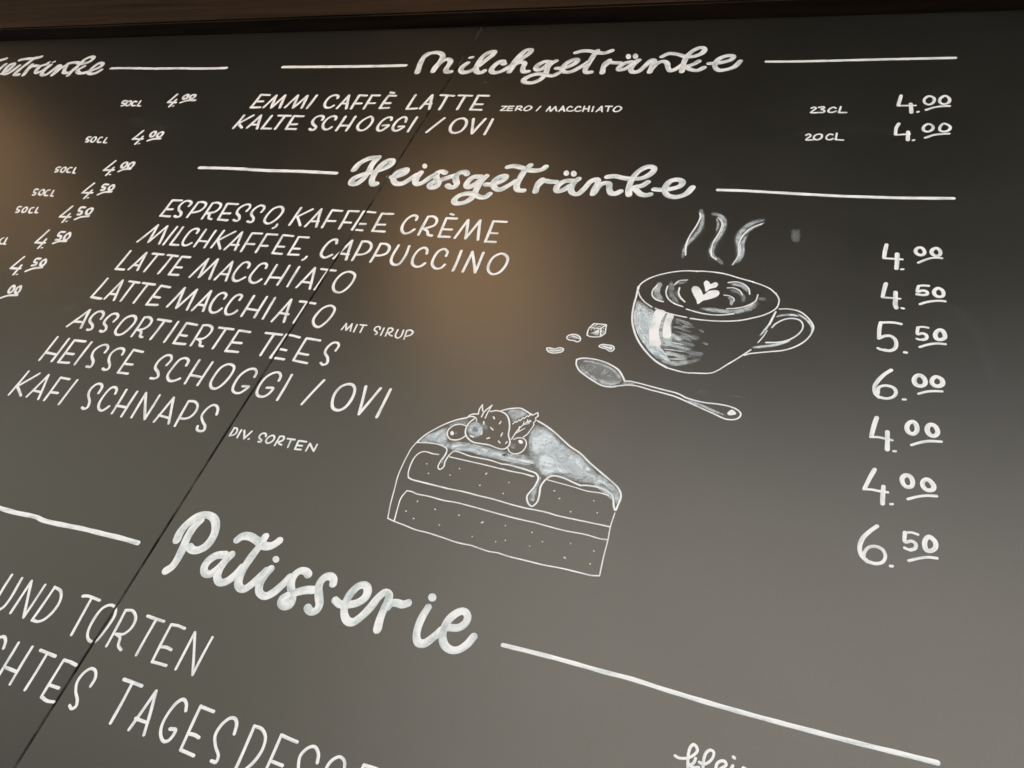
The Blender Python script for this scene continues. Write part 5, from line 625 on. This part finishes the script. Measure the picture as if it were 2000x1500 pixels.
# white chalk-marker paint, a little thin and streaky
def paint(name, thin, band):
    m, n, l, p = mat(name)
    tc = n.new('ShaderNodeTexCoord')
    uv = tc.outputs['UV']; ob = tc.outputs['Object']
    sx = n.new('ShaderNodeSeparateXYZ'); l.new(uv, sx.inputs[0])
    v2 = mathn(n, l, 'MULTIPLY', sx.outputs[1], sx.outputs[1])
    u2 = mathn(n, l, 'SUBTRACT', sx.outputs[0], mathn(n, l, 'MULTIPLY', v2, 0.0035))
    cx = n.new('ShaderNodeCombineXYZ')
    l.new(mathn(n, l, 'MULTIPLY', u2, 330.0), cx.inputs[0])
    l.new(mathn(n, l, 'MULTIPLY', sx.outputs[1], 0.25), cx.inputs[1])
    bands = noise(n, l, cx.outputs[0], 1.0, 3, 0.6)
    c2 = n.new('ShaderNodeCombineXYZ')
    l.new(mathn(n, l, 'MULTIPLY', sx.outputs[0], 30.0), c2.inputs[0])
    l.new(mathn(n, l, 'MULTIPLY', sx.outputs[1], 0.35), c2.inputs[1])
    slow = noise(n, l, c2.outputs[0], 1.0, 2)
    spots = noise(n, l, ob, 350.0, 3)
    t = mathn(n, l, 'ADD', mathn(n, l, 'MULTIPLY', bands, band), mathn(n, l, 'MULTIPLY', slow, 1.0 - band - 0.06))
    t = mathn(n, l, 'ADD', t, mathn(n, l, 'MULTIPLY', spots, 0.06))
    l.new(ramp(n, l, t, [(thin - 0.10, (0.44, 0.53, 0.58)), (thin - 0.01, (0.65, 0.72, 0.79)), (thin + 0.09, (0.83, 0.875, 0.95))]), p.inputs['Base Color'])
    p.inputs['Roughness'].default_value = 0.55
    p.inputs['Specular IOR Level'].default_value = 0.3
    return m
M_PAINT = paint("white_marker_paint", 0.42, 0.20)
M_HEAD = paint("white_marker_paint_broad", 0.485, 0.22)

# thin, half wiped white paint that lets the board show
M_WASH, n, l, p = mat("thin_white_paint_wash")
tc = n.new('ShaderNodeTexCoord')
mp = n.new('ShaderNodeMapping'); mp.inputs['Scale'].default_value = (40.0, 2.6, 1.0); l.new(tc.outputs['UV'], mp.inputs[0])
str_ = noise(n, l, mp.outputs[0], 1.0, 4, 0.65, 0.3)
sw = noise(n, l, tc.outputs['Object'], 62.0, 4, 0.6, 1.9)
at = n.new('ShaderNodeAttribute'); at.attribute_name = 'cover'
k = mathn(n, l, 'ADD', mathn(n, l, 'MULTIPLY', str_, 0.45), mathn(n, l, 'MULTIPLY', sw, 0.55))
k = maprange(n, l, k, 0.38, 0.60, 0.40, 1.35)
a = mathn(n, l, 'MULTIPLY', at.outputs['Fac'], k)
a2 = n.new('ShaderNodeClamp'); l.new(a, a2.inputs[0])
l.new(a2.outputs[0], p.inputs['Alpha'])
p.inputs['Base Color'].default_value = (0.66, 0.765, 0.87, 1)
p.inputs['Roughness'].default_value = 0.6

M_WOOD, n, l, p = mat("dark_stained_wood")
tc = n.new('ShaderNodeTexCoord').outputs['Object']
mp = n.new('ShaderNodeMapping'); mp.inputs['Scale'].default_value = (1.2, 30.0, 30.0); l.new(tc, mp.inputs[0])
gr = noise(n, l, mp.outputs[0], 2.2, 6, 0.6, 0.5)
l.new(ramp(n, l, gr, [(0.3, (0.010, 0.006, 0.004)), (0.7, (0.034, 0.020, 0.012))]), p.inputs['Base Color'])
p.inputs['Roughness'].default_value = 0.6
bp = n.new('ShaderNodeBump'); bp.inputs['Strength'].default_value = 0.4; bp.inputs['Distance'].default_value = 0.002
l.new(gr, bp.inputs['Height']); l.new(bp.outputs[0], p.inputs['Normal'])

M_BEAM, n, l, p = mat("blackened_beam_wood")
p.inputs['Specular IOR Level'].default_value = 0.25
tc = n.new('ShaderNodeTexCoord').outputs['Object']
mp = n.new('ShaderNodeMapping'); mp.inputs['Scale'].default_value = (1.2, 30.0, 30.0); l.new(tc, mp.inputs[0])
gr = noise(n, l, mp.outputs[0], 2.2, 6, 0.6, 0.5)
l.new(ramp(n, l, gr, [(0.3, (0.004, 0.0025, 0.0013)), (0.7, (0.036, 0.019, 0.0088))]), p.inputs['Base Color'])
p.inputs['Roughness'].default_value = 0.6
bp = n.new('ShaderNodeBump'); bp.inputs['Strength'].default_value = 0.4; bp.inputs['Distance'].default_value = 0.002
l.new(gr, bp.inputs['Height']); l.new(bp.outputs[0], p.inputs['Normal'])

M_BACK, n, l, p = mat("black_backing"); p.inputs['Base Color'].default_value = (0.006, 0.006, 0.006, 1); p.inputs['Roughness'].default_value = 0.9
M_WALL, n, l, p = mat("dark_render")
tc = n.new('ShaderNodeTexCoord').outputs['Object']
l.new(ramp(n, l, noise(n, l, tc, 8.0), [(0.3, (0.05, 0.047, 0.043)), (0.7, (0.08, 0.075, 0.068))]), p.inputs['Base Color'])
M_GROUND, n, l, p = mat("pale_paving")
tc = n.new('ShaderNodeTexCoord').outputs['Object']
l.new(ramp(n, l, noise(n, l, tc, 6.0, 8), [(0.3, GR1), (0.7, GR2)]), p.inputs['Base Color'])
p.inputs['Roughness'].default_value = 0.85

# ------------------------------------------------------------------ helpers
def link(name, me, m, parent=None, kind=None, label=None, cat=None, group=None):
    o = bpy.data.objects.new(name, me); C.objects.link(o)
    if m: me.materials.append(m)
    if parent: o.parent = parent
    if kind: o['kind'] = kind
    if label: o['label'] = label
    if cat: o['category'] = cat
    if group: o['group'] = group
    return o

def box(name, a, b, m, bevel=0.0, **kw):
    bm = bmesh.new(); bmesh.ops.create_cube(bm, size=1.0)
    for v in bm.verts:
        v.co = Vector([(a[i] + b[i]) / 2 + v.co[i] * (b[i] - a[i]) for i in range(3)])
    if bevel: bmesh.ops.bevel(bm, geom=list(bm.edges), offset=bevel, segments=2, affect='EDGES')
    me = bpy.data.meshes.new(name); bm.to_mesh(me); bm.free()
    return link(name, me, m, **kw)

SEAM = -0.7512
GAP = 0.0014

def catmull(P, closed, step):
    n = len(P); out = []
    if n == 2 and not closed:
        return sample_line(P, step)
    seg = n if closed else n - 1
    for i in range(seg):
        if closed: p0, p1, p2, p3 = P[(i - 1) % n], P[i], P[(i + 1) % n], P[(i + 2) % n]
        else:
            p1, p2 = P[i], P[i + 1]
            p0 = P[i - 1] if i else (2 * p1[0] - p2[0], 2 * p1[1] - p2[1])
            p3 = P[i + 2] if i + 2 < n else (2 * p2[0] - p1[0], 2 * p2[1] - p1[1])
        # centripetal parameters keep the curve from overshooting
        d = lambda a, b: max(math.hypot(b[0] - a[0], b[1] - a[1]) ** 0.5, 1e-5)
        t0 = 0; t1 = d(p0, p1); t2 = t1 + d(p1, p2); t3 = t2 + d(p2, p3)
        m = max(2, int(math.hypot(p2[0] - p1[0], p2[1] - p1[1]) / step) + 1)
        for k in range(m):
            t = t1 + (t2 - t1) * k / m
            q = []
            for c in (0, 1):
                A1 = (t1 - t) / (t1 - t0) * p0[c] + (t - t0) / (t1 - t0) * p1[c]
                A2 = (t2 - t) / (t2 - t1) * p1[c] + (t - t1) / (t2 - t1) * p2[c]
                A3 = (t3 - t) / (t3 - t2) * p2[c] + (t - t2) / (t3 - t2) * p3[c]
                B1 = (t2 - t) / (t2 - t0) * A1 + (t - t0) / (t2 - t0) * A2
                B2 = (t3 - t) / (t3 - t1) * A2 + (t - t1) / (t3 - t1) * A3
                q.append((t2 - t) / (t2 - t1) * B1 + (t - t1) / (t2 - t1) * B2)
            out.append(tuple(q))
    if not closed: out.append(P[-1])
    return out

def sample_line(P, step):
    (x0, y0), (x1, y1) = P
    L = math.hypot(x1 - x0, y1 - y0); m = max(2, int(L / step) + 1)
    amp = min(0.45, L * 0.010) * random.uniform(-1, 1)          # a hand never draws dead straight
    nx, ny = -(y1 - y0) / (L or 1), (x1 - x0) / (L or 1)
    return [(x0 + (x1 - x0) * k / m + nx * amp * math.sin(math.pi * k / m),
             y0 + (y1 - y0) * k / m + ny * amp * math.sin(math.pi * k / m)) for k in range(m + 1)]

LEVEL = {0: 1.0, 1: 0.26, 2: 0.58, 3: 0.92, 4: 0.075, 5: 0.008}
PROF_P = [(-1.0, 0.0), (-0.80, 1.0), (0.0, 1.05), (0.80, 1.0), (1.0, 0.0)]
PROF_W = [(-1.0, 0.0), (-0.6, 0.75), (0.0, 1.0), (0.6, 0.75), (1.0, 0.0)]

def ribbon(bm, uvl, cvl, pts, width, base, wash, lev, closed=False):
    """pts in mm on the board; a stroke of paint with real thickness and round ends"""
    r = width / 2.0
    # arc length
    L = [0.0]
    for a, b in zip(pts, pts[1:]): L.append(L[-1] + math.hypot(b[0] - a[0], b[1] - a[1]))
    tot = L[-1]
    if tot < 0.05: return
    ph = random.uniform(0, 99); u0 = random.uniform(0, 9)
    def tangent(i):
        n = len(pts)
        if closed: a, b = pts[(i - 1) % n], pts[(i + 1) % n]
        else: a, b = pts[max(0, i - 1)], pts[min(n - 1, i + 1)]
        d = math.hypot(b[0] - a[0], b[1] - a[1]) or 1
        return ((b[0] - a[0]) / d, (b[1] - a[1]) / d)
    rows = []   # (x, z, tx, tz, half width, u)
    if not closed:
        t = tangent(0)
        if not wash:
            for k in range(5):
                c = math.cos(k * math.pi / 10)
                rows.append((pts[0][0] - t[0] * r * c, pts[0][1] - t[1] * r * c, *t, max(r * math.sin(k * math.pi / 10), r * 0.03), -r * c, 1))
    for i, p_ in enumerate(pts):
        t = tangent(i); s = L[i]
        w_ = r * (1 + 0.045 * math.sin(s * 0.19 + ph) + 0.035 * math.sin(s * 0.071 + ph * 2))
        cv = 1.0
        if wash and not closed:
            e = min(s, tot - s) / max(tot, 1e-6)
            cv = min(1.0, 0.25 + e * 6); w_ *= 0.55 + 0.45 * min(1, e * 5)
        rows.append((p_[0], p_[1], *t, w_, s, cv))
    if closed:
        rows.append(rows[0][:5] + (tot, 1.0))
    elif not wash:
        t = tangent(len(pts) - 1)
        for k in range(4, -1, -1):
            c = math.cos(k * math.pi / 10)
            rows.append((pts[-1][0] + t[0] * r * c, pts[-1][1] + t[1] * r * c, *t, max(r * math.sin(k * math.pi / 10), r * 0.03), tot + r * c, 1))
    prof = PROF_W if wash else PROF_P
    thick = 0.0 if wash else 0.16
    prev = None
    for (x, z, tx, tz, hw, s, cv) in rows:
        nx, nz = -tz, tx
        rise = base + 0.00035 * s
        cur = []
        for v, h in prof:
            hh = rise + thick * h * min(1.0, hw / (r * 0.5))
            vt = bm.verts.new(((x + nx * hw * v) / 1000, -hh / 1000, (z + nz * hw * v) / 1000 + EYE))
            vt[cvl] = lev * h * cv if wash else 1.0
            cur.append((vt, v, (s / 1000 + u0)))
        if prev:
            for j in range(len(prof) - 1):
                q = (prev[j], prev[j + 1], cur[j + 1], cur[j])
                try: f = bm.faces.new([a[0] for a in q])
                except ValueError: continue
                f.smooth = True
                for lp, a in zip(f.loops, q): lp[uvl].uv = (a[2], a[1])
        prev = cur

def area2(P): return sum(a[0] * b[1] - b[0] * a[1] for a, b in zip(P, P[1:] + P[:1]))

def blob(bm, uvl, cvl, pts, base, wash, lev):
    cx = sum(p_[0] for p_ in pts) / len(pts); cz = sum(p_[1] for p_ in pts) / len(pts)
    u0 = random.uniform(0, 9)
    def ring(sc, h, cv):
        r_ = []
        for (x, z) in pts:
            X, Z = cx + (x - cx) * sc, cz + (z - cz) * sc
            vt = bm.verts.new((X / 1000, -h / 1000, Z / 1000 + EYE)); vt[cvl] = cv
            r_.append((vt, (X - cx) / 1000 + u0, (Z - cz) / 12))
        return r_
    if wash: rings = [ring(1.04, base, 0.0), ring(0.86, base + .002, lev * 0.8), ring(0.5, base + .004, lev)]
    else: rings = [ring(1.0, base, 1.0), ring(0.94, base + 0.16, 1.0)]
    def face(q):
        try: f = bm.faces.new([a[0] for a in q])
        except ValueError: return
        f.smooth = wash
        for lp, a in zip(f.loops, q): lp[uvl].uv = (a[1], a[2])
    n = len(pts)
    for A, B in zip(rings, rings[1:]):
        for i in range(n): face((A[i], A[(i + 1) % n], B[(i + 1) % n], B[i]))
    face(rings[-1])

counter = [0]
def draw(name, label, parent, kind, data, m):
    bm = bmesh.new(); uvl = bm.loops.layers.uv.new("UVMap"); cvl = bm.verts.layers.float.new("cover")
    wash = kind == 'wash'
    base = 0.03 if wash else 0.10
    xs = []
    for st in data.split(';'):
        head, wd, rest = st.split('|'); k, lv = head[0], int(head[1]); wd = float(wd)
        V = [float(a) for a in rest.split()]
        P = list(zip(V[0::2], V[1::2])); xs += V[0::2]
        lev = LEVEL[lv]; step = min(max(0.7, wd * 0.3), 2.4)
        if k == 'l':
            for a, b in zip(P, P[1:]):
                ribbon(bm, uvl, cvl, sample_line((a, b), step), wd, base, wash, lev); base += 0.011
        elif k == 's':
            ribbon(bm, uvl, cvl, catmull(P, False, step), wd, base, wash, lev); base += 0.011
        elif k == 'o':
            ribbon(bm, uvl, cvl, catmull(P, True, step), wd, base, wash, lev, True); base += 0.011
        elif k == 'f':
            Q = catmull(P, True, 1.6)
            if area2(Q) > 0: Q.reverse()
            blob(bm, uvl, cvl, Q, base, wash, lev); base += 0.011
    if min(xs) / 1000 < SEAM < max(xs) / 1000:      # the paint stops at the joint between the panels
        for x, sgn in ((SEAM - GAP - .0004, 1), (SEAM + GAP + .0004, -1)):
            bmesh.ops.bisect_plane(bm, geom=list(bm.verts) + list(bm.edges) + list(bm.faces), dist=1e-7,
                                   plane_co=(x, 0, 0), plane_no=(1, 0, 0))
        kill = [f for f in bm.faces if abs(f.calc_center_median().x - SEAM) < GAP + .0003]
        bmesh.ops.delete(bm, geom=kill, context='FACES')
    me = bpy.data.meshes.new(name); bm.to_mesh(me); bm.free()
    return link(name, me, m, parent=parent, label=label)

# ------------------------------------------------------------------ setting
box('ground', (-150, -150, -0.2), (150, 150, 0.0), M_GROUND, kind='structure')
box('wall', (-9, 0.03, 0.0), (9, 0.25, 3.10), M_WALL, kind='structure')
box('wall', (-9, 0.03, 3.10), (9, 0.25, 9.0), M_WALL, kind='structure')
me = bpy.data.meshes.new('canopy_ceiling')          # unseen overhang; front edge slanted to shape the light the board mirrors
cv_ = [(-9, CAN_L), (9, CAN_R), (9, 0.028), (-9, 0.028)]
me.from_pydata([(x, y, z) for z in (CAN_Z, CAN_Z + 0.12) for x, y in cv_], [],
               [(3, 2, 1, 0), (4, 5, 6, 7), (0, 1, 5, 4), (1, 2, 6, 5), (2, 3, 7, 6), (3, 0, 4, 7)])
link('canopy_ceiling', me, M_WOOD, kind='structure')

# the other side of the street, outside the picture: what the satin board mirrors
def facade(name, x0, x1, y, h, c1, c2, label):
    m, n, l, p = mat(name + '_render')
    tcx = n.new('ShaderNodeTexCoord').outputs['Object']
    l.new(ramp(n, l, noise(n, l, tcx, 0.8, 6), [(0.3, c1), (0.7, c2)]), p.inputs['Base Color'])
    p.inputs['Roughness'].default_value = 0.9
    e = bpy.data.objects.new(name, None); C.objects.link(e); e.location = (0, 0, 0)
    e['label'] = label; e['category'] = 'building'
    box('wall', (x0, y - 8, 0), (x1, y, h), m, parent=e)
    box('roof', (x0 - 0.3, y - 8.4, h + 0.002), (x1 + 0.3, y + 0.5, h + 0.35), M_WOOD, parent=e)
facade('rendered_house', *FA, 'pale rendered house on the far side of the street')
facade('brown_house', *FB, 'lower brown house on the far side of the street, left of the pale one')

TOPZ = 1.4610 + EYE
beam = bpy.data.objects.new('wooden_beam', None); C.objects.link(beam); beam.location = (0, 0, 0)
beam['label'] = 'dark brown stained wooden beam running along the top of the black menu board'
beam['category'] = 'beam'
box('beam_body', (-5, -0.0335, TOPZ + 0.0015), (3, 0.028, TOPZ + 0.30), M_BEAM, bevel=0.0035, parent=beam)

board = bpy.data.objects.new('menu_board', None); C.objects.link(board)
board['label'] = 'black cafe menu board hand lettered in white with drinks, prices, a cup and a cake'
board['category'] = 'menu board'
def panel(x0, x1, m):
    o = box('panel', (x0, 0.0, EYE - 0.75), (x1, 0.012, TOPZ), m, bevel=0.0006, parent=board)
    return o
pl = panel(-4.2, SEAM - GAP, M_BOARD_LEFT); pr = panel(SEAM + GAP, 0.60, M_BOARD)
for o in (pl, pr):                                   # narrow raw edge of each panel
    o.data.materials.append(M_EDGE)
    for f in o.data.polygons:
        if abs(f.normal.x) > 0.9: f.material_index = 1
box('backing_board', (-4.2, 0.0125, EYE - 0.75), (0.60, 0.029, TOPZ), M_BACK, parent=board)

# ------------------------------------------------------------------ lettering and drawings
made = {}
for name, label, par, kind, data in ART:
    if kind == 'empty':
        o = bpy.data.objects.new(name, None); C.objects.link(o); o.parent = board
        if label: o['label'] = label
        made[name] = o; continue
    m = M_WASH if kind == 'wash' else (M_HEAD if name == 'heading' and not (label or '').startswith('small') else M_PAINT)
    parent = made[par] if par else board
    o = draw(name, label, parent, kind, data, m)
    if not par: made[name] = o
